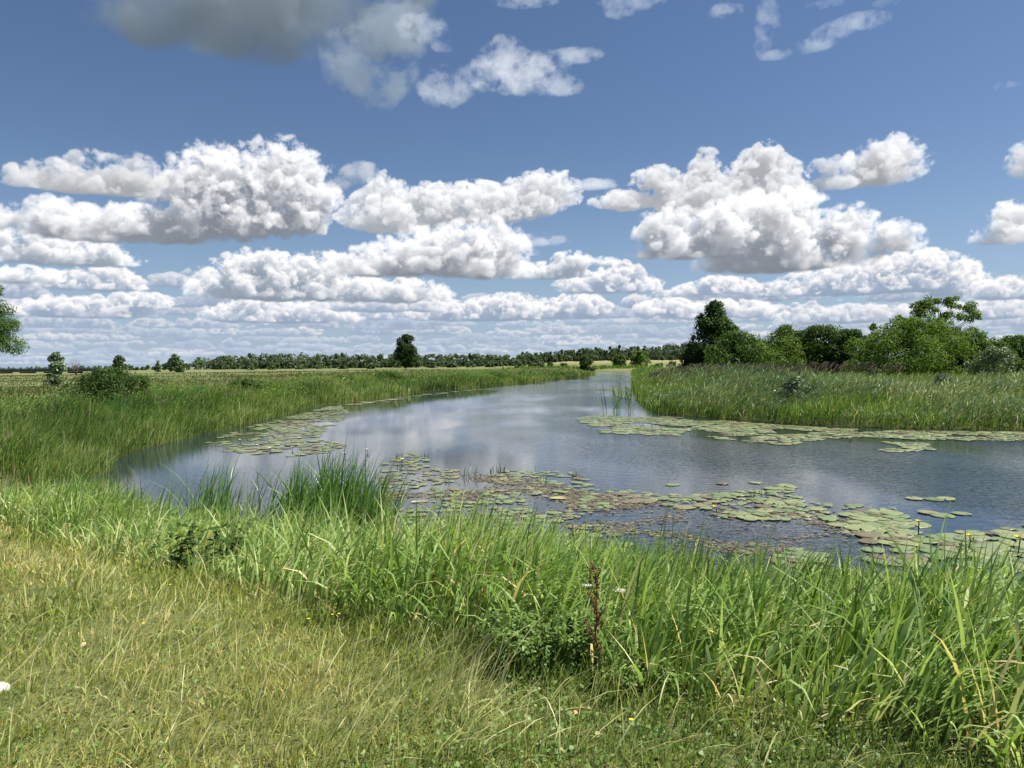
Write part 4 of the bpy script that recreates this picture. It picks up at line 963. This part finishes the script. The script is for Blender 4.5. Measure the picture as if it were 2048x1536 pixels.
# ------------------------------------------------------------------ low road bridge at the far left
CONC = plain('concrete', (0.10, 0.10, 0.10), 0.9, 0.25, 0.8)
RAIL = plain('pale_rail', (0.45, 0.45, 0.44), 0.6, 0.15, 0.8)
def box(bm, c, s):
    r = bmesh.ops.create_cube(bm, size=1.0)
    for v in r['verts']: v.co = Vector((c[0] + v.co.x * s[0], c[1] + v.co.y * s[1], c[2] + v.co.z * s[2]))
def bm_link(name, bm, mat, parent=None, bevel=0.0):
    if bevel: bmesh.ops.bevel(bm, geom=bm.edges[:], offset=bevel, segments=1, affect='EDGES')
    me = bpy.data.meshes.new(name); bm.to_mesh(me); bm.free()
    return link(name, me, mat, parent)
import bmesh
def bridge():
    D = 240.0
    a = spot(-120, D); b = spot(212, D); zt = z_at(100, 736.0, D)
    root = tag(empty('road_bridge', ((a[0] + b[0]) / 2, D, a[2])), 'long low dark road bridge on the horizon at the far left', 'bridge')
    L = b[0] - a[0]; zr = zt - a[2]
    bm = bmesh.new(); box(bm, (0, 0, zr - 0.75), (L, 9.0, 0.8)); box(bm, (0, -4.55, zr - 0.42), (L, 0.25, 0.45)); bm_link('deck', bm, CONC, root, 0.03)
    bm = bmesh.new(); box(bm, (0, -4.55, zr + 0.02), (L, 0.12, 0.16))
    for i in range(40): box(bm, (-L / 2 + (i + 0.5) * L / 40, -4.55, zr - 0.12), (0.10, 0.10, 0.16))
    bm_link('rail', bm, RAIL, root)
    for i in range(7):
        bm = bmesh.new(); x = -L / 2 + (i + 0.7) * L / 7
        box(bm, (x, 0, (zr - 1.2) / 2 - 0.2), (0.8, 7.0, max(0.4, zr - 0.8)))
        bm_link('pier', bm, CONC, root, 0.02)
bridge()

# ------------------------------------------------------------------ water plants
def pad_mat():
    m, T, out = new_mat('lily_pad')
    o = T.node('ShaderNodeObjectInfo'); rnd = F(T, o.outputs['Random'])
    g = T.node('ShaderNodeTexCoord'); gp_ = T.node('ShaderNodeNewGeometry')
    a = attr(T, 'tint')
    f = T.math('FRACT', rnd + a)
    col = ramp(T, f, [(0.0, (0.115, 0.160, 0.060)), (0.40, (0.160, 0.205, 0.080)), (0.64, (0.205, 0.235, 0.095)), (0.78, (0.215, 0.215, 0.095)), (0.88, (0.15, 0.125, 0.065)), (1.0, (0.10, 0.075, 0.045))])
    n = T.noise(gp_.outputs['Position'], 11.0, 4.0, 0.65)
    col = T.mix(T.step(n, 0.56, 0.72) * 0.55, col, (0.16, 0.115, 0.055))
    p = T.node('ShaderNodeBsdfPrincipled'); T.put(p.inputs['Base Color'], col)
    p.inputs['Roughness'].default_value = 0.34; p.inputs['Specular IOR Level'].default_value = 0.5
    T.l.new(p.outputs[0], out.inputs[0]); return m
PADM = pad_mat()
YEL = plain('yellow_petal', (0.70, 0.52, 0.03), 0.5, 0.15, 30)
WHI = plain('white_petal', (0.80, 0.80, 0.76), 0.5, 0.05, 30)
STEM = plain('water_stem', (0.035, 0.045, 0.018), 0.6, 0.3, 20)
def pad_shape(seed, n=22):
    r = np.random.default_rng(seed)
    notch = 0.20
    an = np.linspace(notch, 2 * PI - notch, n)
    rad = 1 + 0.035 * np.sin(an * 3 + r.random() * 6) + 0.02 * np.sin(an * 5 + r.random() * 6)
    curlz = 0.012 + 0.05 * np.clip(np.sin(an * 2 + r.random() * 6) - 0.3, 0, 1) * r.random()
    ring = np.column_stack([rad * np.cos(an), rad * 0.86 * np.sin(an), curlz])
    if seed in (2, 5): curlz = curlz + 0.55 * np.clip(np.cos(an - 1.4 - seed) - 0.72, 0, 1) * 3.0 * 0.3
    mid = np.column_stack([0.62 * rad * np.cos(an), 0.62 * rad * 0.86 * np.sin(an), np.full(n, 0.008)])
    top = np.vstack([[[0.10, 0, 0.0]], mid, ring])
    bot = top.copy(); bot[:, 2] -= 0.01
    v = np.vstack([top, bot]); k = np.arange(n - 1); m = 1 + 2 * n
    q = np.vstack([np.stack([1 + k, 1 + n + k, 2 + n + k, 2 + k], -1), np.stack([1 + n + k, m + 1 + n + k, m + 2 + n + k, 2 + n + k], -1)])
    t = np.stack([np.zeros(n - 1, int), 1 + k, 2 + k], -1)
    return v, q, t
PADS = [pad_shape(s) for s in range(7)]
PAD_ME = []
for i, (v, q, t) in enumerate(PADS):
    me = mesh_np('lily_pad', v, q, t, {'tint': np.full(len(v), i * 0.037)}, smooth=True); me.materials.append(PADM); PAD_ME.append(me)
def bed(poly_px, n, rmin, rmax, clump=0.45, seed=0, edge_soft=0.0):
    poly = np.array([ground_at(*p) for p in poly_px]); out = []
    cand = scatter(n * 30, poly)
    cand = cand[(shore(cand[:, 0], cand[:, 1]) < -0.12)]
    cand = cand[vnoise(cand[:, 0] + seed * 13, cand[:, 1], 0.8, 2) > clump]
    for c in cand:
        r = rmin + (rmax - rmin) * R.random() ** 1.2
        if out:
            o = np.array(out); d = np.hypot(o[:, 0] - c[0], o[:, 1] - c[1])
            if (d < (o[:, 2] + r) * 0.58).any(): continue
        out.append((c[0], c[1], r))
        if len(out) >= n: break
    return out
NEARBED = [(770, 925), (830, 905), (880, 930), (1000, 940), (1160, 946), (1190, 976), (1330, 988), (1410, 990), (1590, 972), (1600, 1004), (1700, 1010), (1790, 1018), (1800, 1064), (1870, 1058), (1950, 1072), (1965, 1058), (2060, 1050), (2250, 1046), (2260, 1200), (1800, 1190), (1500, 1150), (1200, 1120), (950, 1110), (770, 1080), (760, 980)]
LEFTBED = [(415, 885), (470, 862), (560, 838), (625, 822), (680, 812), (700, 830), (650, 860), (640, 880), (690, 890), (660, 905), (560, 915), (480, 906), (430, 897)]
RIGHTBED = [(1150, 838), (1200, 830), (1300, 832), (1400, 838), (1500, 846), (1640, 856), (1800, 862), (2060, 865), (2330, 872), (2330, 886), (2060, 882), (1850, 880), (1700, 874), (1620, 882), (1570, 892), (1500, 886), (1400, 872), (1290, 870), (1210, 866), (1180, 850)]
STRAY = [(1745, 884), (1850, 886), (1860, 900), (1770, 905)]
COVE = [(1205, 778), (1265, 772), (1272, 790), (1290, 800), (1240, 796)]
near_p = [p for p in bed(NEARBED, 1000, 0.04, 0.17, 0.40, 1) if p[2] < 0.115 or p[0] > 1.6]
near_p += bed([(1690, 1024), (1790, 1020), (1830, 1072), (1960, 1062), (2070, 1050), (2260, 1048), (2280, 1150), (1760, 1128)], 130, 0.09, 0.21, 0.0, 7)
near_p += [(*ground_at(x, y), r) for x, y, r in [(1828, 998, .13), (1866, 999, .16), (1890, 999, .15), (1855, 1026, .14), (1885, 1032, .16), (1922, 1028, .13), (1830, 1050, .2), (1790, 1083, .2), (1770, 1122, .22), (1510, 966, .12), (1570, 972, .16), (1445, 968, .12), (1345, 970, .13), (1515, 1000, .15)]]
right_p = bed(RIGHTBED, 1350, 0.07, 0.24, 0.33, 2) + bed(STRAY, 44, 0.10, 0.24, 0.3, 5)
left_p = bed(LEFTBED, 620, 0.07, 0.19, 0.32, 3)
cove_p = bed(COVE, 120, 0.15, 0.35, 0.2, 4)
far_line = []
for (x0, y0), (x1, y1) in zip([(640, 818), (700, 808), (760, 801), (830, 791), (900, 783)], [(700, 808), (760, 801), (830, 791), (900, 783), (1000, 774)]):
    for _ in range(16):
        f = R.random(); g = ground_at(x0 + (x1 - x0) * f, y0 + (y1 - y0) * f + 1.0); far_line.append((g[0] + R.normal(0, 0.3), g[1] - abs(R.normal(0, 0.4)), R.uniform(0.15, 0.35)))
allp = [(p, 'near') for p in near_p] + [(p, 'right') for p in right_p] + [(p, 'left') for p in left_p] + [(p, 'cove') for p in cove_p] + [(p, 'line') for p in far_line]
def seen(p): return p[2] / math.hypot(p[0], p[1]) ** 1.5
allp.sort(key=lambda e: -seen(e[0]))
PAD_LABEL = {'near': ('round green lily pad floating off the near sedge bank', 'lily pads off the near bank'),
             'right': ('round green lily pad floating below the right reed bed', 'lily pads below the right reeds'),
             'left': ('small pale lily pad floating along the left bank', 'lily pads along the left bank'),
             'cove': ('lily pad in the cove behind the lone reed tuft', 'lily pads in the cove'), 'line': ('small pale lily pad floating along the left bank', 'lily pads along the left bank')}
def pad_z(i): return 0.006 + 0.0013 * (i % 9)
rest_v, rest_q, rest_t, rest_a = [], [], [], []; ro = 0
for i, (p, w) in enumerate(allp):
    x, y, r = p; rot = R.random() * 2 * PI; tx, ty = R.normal(0, 0.008, 2)
    if i < 300:
        o = bpy.data.objects.new('lily_pad', PAD_ME[i % 7]); COL.objects.link(o)
        o.location = (x, y, pad_z(i)); o.rotation_euler = (tx, ty, rot); o.scale = (r, r, r * 0.6)
        tag(o, PAD_LABEL[w][0], 'lily pad', PAD_LABEL[w][1])
    else:
        v, q, t = PADS[i % 7]; c, s_ = math.cos(rot), math.sin(rot)
        vv = np.column_stack([x + r * (v[:, 0] * c - v[:, 1] * s_), y + r * (v[:, 0] * s_ + v[:, 1] * c), pad_z(i) + v[:, 2] * r * 0.6])
        rest_v.append(vv); rest_q.append(q + ro); rest_t.append(t + ro); rest_a.append(np.full(len(v), R.random())); ro += len(v)
stuff('lily_pads', mesh_np('lily_pads', np.vstack(rest_v), np.vstack(rest_q), np.vstack(rest_t), {'tint': np.concatenate(rest_a)}, smooth=True), PADM, 'the many smaller lily pads covering the floating beds further out', 'lily pads')
yp = ground_at(1116, 998)
o = bpy.data.objects.new('yellow_pad', PAD_ME[0].copy()); o.data.materials.clear(); o.data.materials.append(plain('yellowed_leaf', (0.33, 0.31, 0.12), 0.5, 0.3, 9)); COL.objects.link(o)
o.location = (yp[0], yp[1], 0.02); o.scale = (0.13, 0.13, 0.08); tag(o, 'single yellowed lily pad in the bed off the near bank', 'lily pad')
# brown floating leaves and scum between the pads
bp = np.array([ground_at(*p) for p in [(760, 935), (1000, 945), (1180, 985), (1420, 1005), (1600, 1020), (1780, 1030), (1830, 1075), (1980, 1090), (2060, 1110), (2220, 1110), (2220, 1250), (1800, 1230), (1400, 1170), (1100, 1140), (760, 1120)]])
q = scatter(46000, bp); q = q[(shore(q[:, 0], q[:, 1]) < 0.0)]
q = q[R.random(len(q)) < np.clip(5.0 * (vnoise(q[:, 0] + 4, q[:, 1] * 1.6, 0.75, 3) - 0.53), 0.0, 1) + 0.02]
M_SCUM = foliage('brown_scum', [(0.0, (0.050, 0.040, 0.030)), (0.5, (0.088, 0.068, 0.050)), (0.8, (0.11, 0.105, 0.055)), (1.0, (0.14, 0.15, 0.06))], 0.1, 0.6, 0.3)
stuff('floating_weed', leaf_mesh('floating_weed', np.column_stack([q, R.uniform(0.003, 0.009, len(q))]), np.column_stack([R.normal(0, 0.06, (len(q), 2)), np.ones(len(q))]), R.uniform(0.025, 0.075, len(q)), R.uniform(0.5, 1.0, len(q)), R.random(len(q)), 0.0), M_SCUM,
      'reddish brown floating weed drifting between the near lily pads', 'floating weed')
# upright dark leaf spears standing out of the water
def spear_tuft(x, y, n, hgt, spread, label, dark=True, w=0.012):
    g = ground_at(x, y)
    q = np.column_stack([np.clip(R.normal(0, spread, n), -1.5 * spread, 1.5 * spread) * 0.7, np.clip(R.normal(0, spread * 0.45, n), -spread, spread), np.full(n, -0.05)])
    me = blade_mesh('spear_tuft', q, np.clip(R.normal(hgt, hgt * 0.25, n), 0.05, 2), w, R.uniform(0, 2 * PI, n), np.abs(R.normal(0.15, 0.15, n)), R.uniform(0, 0.7, n), np.clip(R.normal(0.3, 0.25, n), 0, 0.9), 3)
    o = link('spear_tuft', me, M_CATTAIL if not dark else M_SPEAR); o.location = (g[0], g[1], 0)
    tag(o, label, 'water plant', 'leaf spears standing out of the water')
M_SPEAR = foliage('dark_spear', [(0.0, (0.030, 0.040, 0.018)), (0.6, (0.060, 0.075, 0.028)), (1.0, (0.12, 0.12, 0.045))], 0.2, 0.4, 0.5)
for a_ in [(794, 918, 12, 0.16, 0.07, 'tuft of dark spears left of its twin at the outer bed edge'), (851, 913, 9, 0.14, 0.08, 'small dark spears at the outer bed edge nearest open water'), (801, 940, 8, 0.2, 0.06, 'dark spears right beside the tall cattail clump'),
           (895, 966, 6, 0.14, 0.05, 'few short dark spears inside the left of the near bed'), (943, 955, 22, 0.22, 0.16, 'widest spiky tuft in the near lily bed, left half'), (1001, 945, 22, 0.17, 0.18, 'spiky tuft right of the widest one in the near bed'),
           (1072, 944, 3, 0.26, 0.03, 'single tall crooked dark stalk above the near bed'), (1079, 960, 10, 0.18, 0.10, 'dark spears at the foot of the tall crooked stalk'), (1148, 955, 12, 0.16, 0.08, 'yellowish tuft of spears at the right tip of the middle bed'),
           (1515, 988, 9, 0.17, 0.05, 'dark spears tallest at the far edge of the right half bed'), (1503, 999, 5, 0.13, 0.04, 'thin dark spears just in front of the tallest ones'), (1478, 992, 5, 0.1, 0.06, 'three thin dark spears left of the tallest ones'), (1536, 990, 4, 0.1, 0.03, 'lone dark spear pair right of the tallest ones'),
           (1290, 856, 14, 0.22, 0.25, 'spiky tuft in the lily bed below the right reeds'), (1484, 878, 14, 0.2, 0.3, 'spiky tuft at the outer edge of the right lily bed')]:
    spear_tuft(*a_)
spear_tuft(1225, 824, 22, 1.1, 0.35, 'tuft of tall green reeds standing in the water off the right bank', False, 0.03)
spear_tuft(1254, 822, 9, 0.9, 0.25, 'thin reeds beside the tall tuft off the right bank', False, 0.025)
spear_tuft(1245, 796, 34, 0.9, 0.5, 'sparse pale reeds in the cove behind the tall tuft', False, 0.03)
# yellow water lilies on stalks
def pond_flower(x, y, hgt, label, mat=YEL, r=0.028):
    g = ground_at(x, y); root = tag(empty('pond_flower', (g[0], g[1], 0)), label, 'flower', 'pond flowers')
    v, q, t = tubes([(curve((0, 0, -0.05), (R.normal(0, 0.02), R.normal(0, 0.02), hgt), 0, 5, 0.02), np.full(5, 0.0065))], 6); link('stalk', mesh_np('stalk', v, q, t, smooth=True), STEM, root)
    n = 9; an = np.arange(n) / n * 2 * PI
    pos = np.column_stack([np.cos(an) * 0.004, np.sin(an) * 0.004, np.full(n, hgt)]); ax = np.column_stack([np.cos(an), np.sin(an), np.full(n, 0.9)])
    link('petals', leaf_mesh('petals', pos, np.column_stack([-np.cos(an), -np.sin(an), np.full(n, 1.2)]), r * 1.5, 0.8, np.zeros(n), -0.1, axis=ax), mat, root)
for x, y, hh, lab in [(1837, 1072, 0.155, 'yellow water lily on a straight stalk at the middle of the right bed'), (2036, 1108, 0.16, 'yellow water lily on a stalk near the right edge'), (1939, 1100, 0.14, 'pale yellow bud on a stalk between two yellow lilies'), (1430, 1025, 0.06, 'small yellow flower low among the brown weed')]:
    pond_flower(x, y, hh, lab)
for k, (x, y) in enumerate([(480, 885), (515, 895), (540, 902), (600, 880), (585, 900), (650, 893), (570, 862), (735, 905), (805, 925), (690, 913), (1380, 866), (1475, 862), (1700, 882), (1620, 878), (1860, 878), (1360, 850)]):
    pond_flower(x, y, 0.05, 'tiny white flower dotted over the lily pads', WHI, 0.035)

# ------------------------------------------------------------------ plants of the near bank
def cattails(x0, x1, y, n, hgt, label, w=0.017):
    a, b = ground_at(x0, y), ground_at(x1, y)
    f = R.random(n)[:, None]; q = a + (b - a) * f + R.normal(0, 0.16, (n, 2)) * np.array([1, 1.4]); c = (a + b) / 2
    z = np.maximum(height(q[:, 0], q[:, 1]), -0.15)
    pos = np.column_stack([q - c, z])
    prof = 0.75 + 0.25 * np.sin(PI * np.clip(f[:, 0], 0, 1))
    me = blade_mesh('cattail_clump', pos, np.clip(R.normal(hgt, hgt * 0.14, n) * prof, 0.2, 3), w * R.uniform(0.6, 1.2, n), WIND + R.normal(0, 0.7, n) + PI * (R.random(n) < 0.12), np.abs(R.normal(0.10, 0.09, n)), np.clip(R.normal(0.55, 0.45, n), 0, 1.9), np.clip(R.normal(0.45, 0.22, n), 0, 0.95), 6)
    o = link('cattail_clump', me, M_CATTAIL); o.location = (c[0], c[1], 0)
    tag(o, label, 'reeds')
cattails(575, 742, 1095, 800, 1.12, 'tall dark green cattail clump at the water edge of the near bank')
cattails(390, 480, 1085, 170, 1.0, 'sparser green reed clump left of the tall dark cattails', 0.013)
cattails(250, 320, 1060, 34, 0.7, 'thin scatter of reeds at the water left of both reed clumps', 0.012)
cattails(1310, 1345, 1175, 34, 0.74, 'slender reed group rising above the middle of the near sedges', 0.012)
cattails(1000, 1060, 1140, 26, 0.62, 'few reeds rising above the sedge left of the slender group', 0.011)
def leafy_plant(name, label, cat, x, y, z, wpx, hgt, n_stem, n_leaf, leaf, aspect, mat, tint=(0.5, 0.25), group=None, lean=0.2, part='leaves'):
    g = ground_at(x, y, z); D = math.hypot(*g); zb = float(height(np.array([g[0]]), np.array([g[1]]))[0])
    root = tag(empty(name, (g[0], g[1], zb)), label, cat, group); w = wpx / FPX * D
    paths, P, N, A = [], [], [], []
    for s in range(n_stem):
        b = np.array([R.uniform(-1, 1) * w * 0.8, R.uniform(-1, 1) * w * 0.55, -0.02]); h = hgt * R.uniform(0.6, 1.0)
        e = b + np.array([R.normal(lean, 0.25) * h, R.normal(0, 0.2) * h, h]); p = curve(b, e, 0.0, 7, 0.02)
        paths.append((p, np.linspace(0.0045, 0.0012, 7)))
        k = n_leaf // n_stem; tt = R.random(k) * 0.9 + 0.1
        f = tt * 6; i = np.minimum(f.astype(int), 5); P.append(p[i] + (p[i + 1] - p[i]) * (f - i)[:, None])
        a = R.uniform(0, 2 * PI, k); A.append(np.column_stack([np.cos(a), np.sin(a), R.normal(0.15, 0.35, k)])); N.append(np.column_stack([R.normal(0, 0.4, (k, 2)), np.ones(k)]))
    P = np.vstack(P)
    link(part, leaf_mesh(part, P, np.vstack(N), leaf * R.uniform(0.5, 1.25, len(P)), aspect, np.clip(R.normal(tint[0], tint[1], len(P)), 0, 1), 0.35, axis=np.vstack(A)), mat, root)
    v, q, t = tubes(paths, 5); link('stems', mesh_np('stems', v, q, t, smooth=True), plain('green_stem', (0.10, 0.13, 0.04), 0.6, 0.2, 20), root)
    return root
leafy_plant('broadleaf_plant', 'dark broad leaved plant standing in the sedge at left', 'plant', 405, 1135, 0.28, 72, 0.54, 22, 460, 0.075, 0.55, GREENS['leaf_mid'], tint=(0.2, 0.25))
leafy_plant('weed_clump', 'wide clump of small leaved weeds in front of the red seed stalk', 'weeds', 1085, 1345, 0.36, 140, 0.30, 130, 6500, 0.032, 0.42, M_WEED, tint=(0.5, 0.3), lean=0.08)
leafy_plant('weed_clump', 'smaller weed clump trailing right from the large one', 'weeds', 1265, 1410, 0.36, 90, 0.17, 70, 2600, 0.028, 0.5, M_WEED, tint=(0.5, 0.3), lean=0.08)
leafy_plant('grass_tussock', 'low dark leafy tuft at the lawn edge under the broad leaved plant', 'weeds', 450, 1180, 0.33, 60, 0.16, 40, 700, 0.03, 0.4, M_HERB, tint=(0.4, 0.25))
leafy_plant('oval_leaf_sprig', 'sprig with pale oval leaves at the right edge of the sedge', 'plant', 1975, 1440, 0.34, 26, 0.42, 4, 60, 0.06, 0.5, GREENS['leaf_willow'], tint=(0.8, 0.2), lean=0.15)
# rusty seed stalk of a dock plant
def dock(x, y, z, top, label):
    g = ground_at(x, y, z); D = g[1]; zb = float(height(np.array([g[0]]), np.array([g[1]]))[0]); H = z_at(x - 12, top, D) - zb
    root = tag(empty('dock_plant', (g[0], g[1], zb)), label, 'plant')
    tip = np.array([-12 / FPX * D, 0, H]); main = curve((0, 0, 0), tip, 0, 8, 0.008); paths = [(main, np.linspace(0.005, 0.002, 8))]
    P = []
    for k in range(11):
        i = 2 + k * 5 // 11; s = main[i] + (main[min(i + 1, 7)] - main[i]) * R.random(); a = R.choice([-1, 1]) * R.uniform(0.3, 1.0)
        e = s + np.array([a * 0.075, R.normal(0, 0.03), R.uniform(0.07, 0.15)]) * (1.1 - i / 14); p = curve(s, e, 0.03, 5, 0.02); paths.append((p, np.linspace(0.0025, 0.0012, 5)))
        m = 28; f = R.random(m) * 4; j = np.minimum(f.astype(int), 3); P.append(p[j] + (p[j + 1] - p[j]) * (f - j)[:, None] + R.normal(0, 0.006, (m, 3)))
    m = 140; f = 2 + R.random(m) ** 0.8 * 5; j = np.minimum(f.astype(int), 6); P.append(main[j] + (main[j + 1] - main[j]) * (f - j)[:, None] + R.normal(0, 0.007, (m, 3)))
    P = np.vstack(P)
    v, q, t = tubes(paths, 5); link('stalk', mesh_np('stalk', v, q, t, smooth=True), plain('rusty_stalk', (0.13, 0.045, 0.03), 0.8, 0.3, 20), root)
    link('seeds', leaf_mesh('seeds', P, R.normal(0, 1, (len(P), 3)), R.uniform(0.007, 0.0125, len(P)), 0.8, np.zeros(len(P)), 0.2), plain('rusty_seed', (0.17, 0.055, 0.032), 0.8, 0.4, 60), root)
dock(1202, 1392, 0.36, 1138, 'rusty red dock seed stalk standing in front of the sedge')
dock(1158, 1190, 0.2, 1050, 'small brownish seed stalk among the sedge left of the red one')
# white umbels
def umbel(x, y, z, top, label):
    g = ground_at(x, y, z); D = g[1]; zb = float(height(np.array([g[0]]), np.array([g[1]]))[0]); H = z_at(x, top, D) - zb
    root = tag(empty('white_umbel', (g[0], g[1], zb)), label, 'flower', 'white umbel flowers')
    paths = [(curve((0, 0, 0), (0.01, 0, H - 0.03), 0, 5, 0.01), np.full(5, 0.002))]; P = []
    for k in range(14):
        a = k * 2.4; r = 0.030 * math.sqrt((k + 0.5) / 14); e = np.array([0.01 + r * math.cos(a), r * math.sin(a), H])
        paths.append((curve((0.01, 0, H - 0.03), e, 0, 3), np.full(3, 0.0008))); P += [e + R.normal(0, 0.003, 3) for _ in range(6)]
    v, q, t = tubes(paths, 4); link('stem', mesh_np('stem', v, q, t), plain('umbel_stem', (0.10, 0.13, 0.04), 0.6, 0.2, 20), root)
    P = np.array(P); link('petals', leaf_mesh('petals', P, np.column_stack([R.normal(0, 0.3, (len(P), 2)), np.ones(len(P))]), 0.0065, 0.9, np.zeros(len(P)), 0.0), WHI, root)
for x, y, top, lab in [(1172, 1300, 1170, 'white umbel flower just left of the red seed stalk'), (1236, 1310, 1180, 'white umbel flower just right of the red seed stalk'), (830, 1120, 1003, 'white umbel flower at the water side of the near sedge'), (786, 1130, 1034, 'white umbel flower beside the tall cattail clump')]:
    umbel(x, y, 0.15 if y < 1200 else 0.34, top, lab)
# little things on the lawn
def small_flower(x, y, label):
    g = ground_at(x, y, 0.40); zb = float(height(np.array([g[0]]), np.array([g[1]]))[0]); root = tag(empty('yellow_flower', (g[0], g[1], zb)), label, 'flower', 'yellow flowers in the lawn')
    v, q, t = tubes([(curve((0, 0, 0), (0.01, 0, 0.11), 0, 4, 0.02), np.full(4, 0.0012))], 4); link('stem', mesh_np('stem', v, q, t), STEM, root)
    n = 14; a = np.arange(n) / n * 2 * PI
    link('petals', leaf_mesh('petals', np.tile([[0.01, 0, 0.11]], (n, 1)), np.column_stack([np.zeros((n, 2)), np.ones(n)]), 0.011, 0.45, np.zeros(n), 0, axis=np.column_stack([np.cos(a), np.sin(a), np.full(n, 0.3)])), YEL, root)
for x, y, lab in [(284, 1292, 'yellow flower in the middle of the left lawn'), (338, 1203, 'yellow flower near the dark weeds at upper left of the lawn'), (668, 1240, 'uppermost yellow flower by the sedge edge'), (662, 1256, 'yellow flower just below the uppermost one'), (675, 1254, 'yellow flower right of the pair by the sedge edge'), (614, 1266, 'yellow flower left of the cluster by the sedge edge'), (1258, 1500, 'yellow flower at the bottom of the right lawn')]:
    small_flower(x, y, lab)
def stone(x, y, r, label):
    g = ground_at(x, y, 0.42); zb = float(height(np.array([g[0]]), np.array([g[1]]))[0])
    bm = bmesh.new(); bmesh.ops.create_icosphere(bm, subdivisions=3, radius=r)
    for v in bm.verts:
        n = vnoise(v.co.x / r * 1.3 + 5, v.co.y / r * 1.3 + v.co.z / r * 0.9, 1.0, 3); v.co *= 0.75 + 0.5 * float(n); v.co.z *= 0.7
    for f in bm.faces: f.smooth = True
    o = bm_link('stone', bm, plain('pale_stone', (0.55, 0.53, 0.48), 0.9, 0.2, 40)); o.location = (g[0], g[1], zb + r * 0.35); tag(o, label, 'stone')
stone(-2, 1386, 0.045, 'small white stone in the grass at the left edge')
def dry_leaf(x, y, c, size, label):
    g = ground_at(x, y, 0.44); zb = float(height(np.array([g[0]]), np.array([g[1]]))[0])
    n = 1; me = leaf_mesh('dry_leaf', np.zeros((1, 3)), np.array([[0.3, -0.5, 0.8]]), size, 0.7, np.zeros(1), 0.5); o = link('dry_leaf', me, plain('dry_leaf', c, 0.8, 0.25, 60)); o.location = (g[0], g[1], zb + 0.07); tag(o, label, 'leaf')
dry_leaf(173, 1304, (0.50, 0.38, 0.20), 0.036, 'pale orange dry leaf caught in the left lawn')
dry_leaf(1150, 1450, (0.36, 0.22, 0.12), 0.03, 'reddish dry leaf on the lawn below the weed clump')
# reeds laid flat at the lower right
g = ground_at(1800, 1500, 0.38)
n = 70; q = np.column_stack([R.normal(0, 0.05, n), R.normal(0, 0.10, n), R.uniform(0.02, 0.10, n)])
o = link('flattened_reeds', blade_mesh('flattened_reeds', q, R.uniform(0.45, 0.75, n), R.uniform(0.008, 0.014, n), WIND - 0.35 + R.normal(0, 0.22, n), R.uniform(1.0, 1.35, n), R.uniform(0.1, 0.4, n), R.uniform(0.2, 0.7, n), 5), M_SEDGE)
o.location = (g[0], g[1], float(height(np.array([g[0]]), np.array([g[1]]))[0])); tag(o, 'sheaf of green reeds pressed flat at the lower right of the sedge', 'reeds')
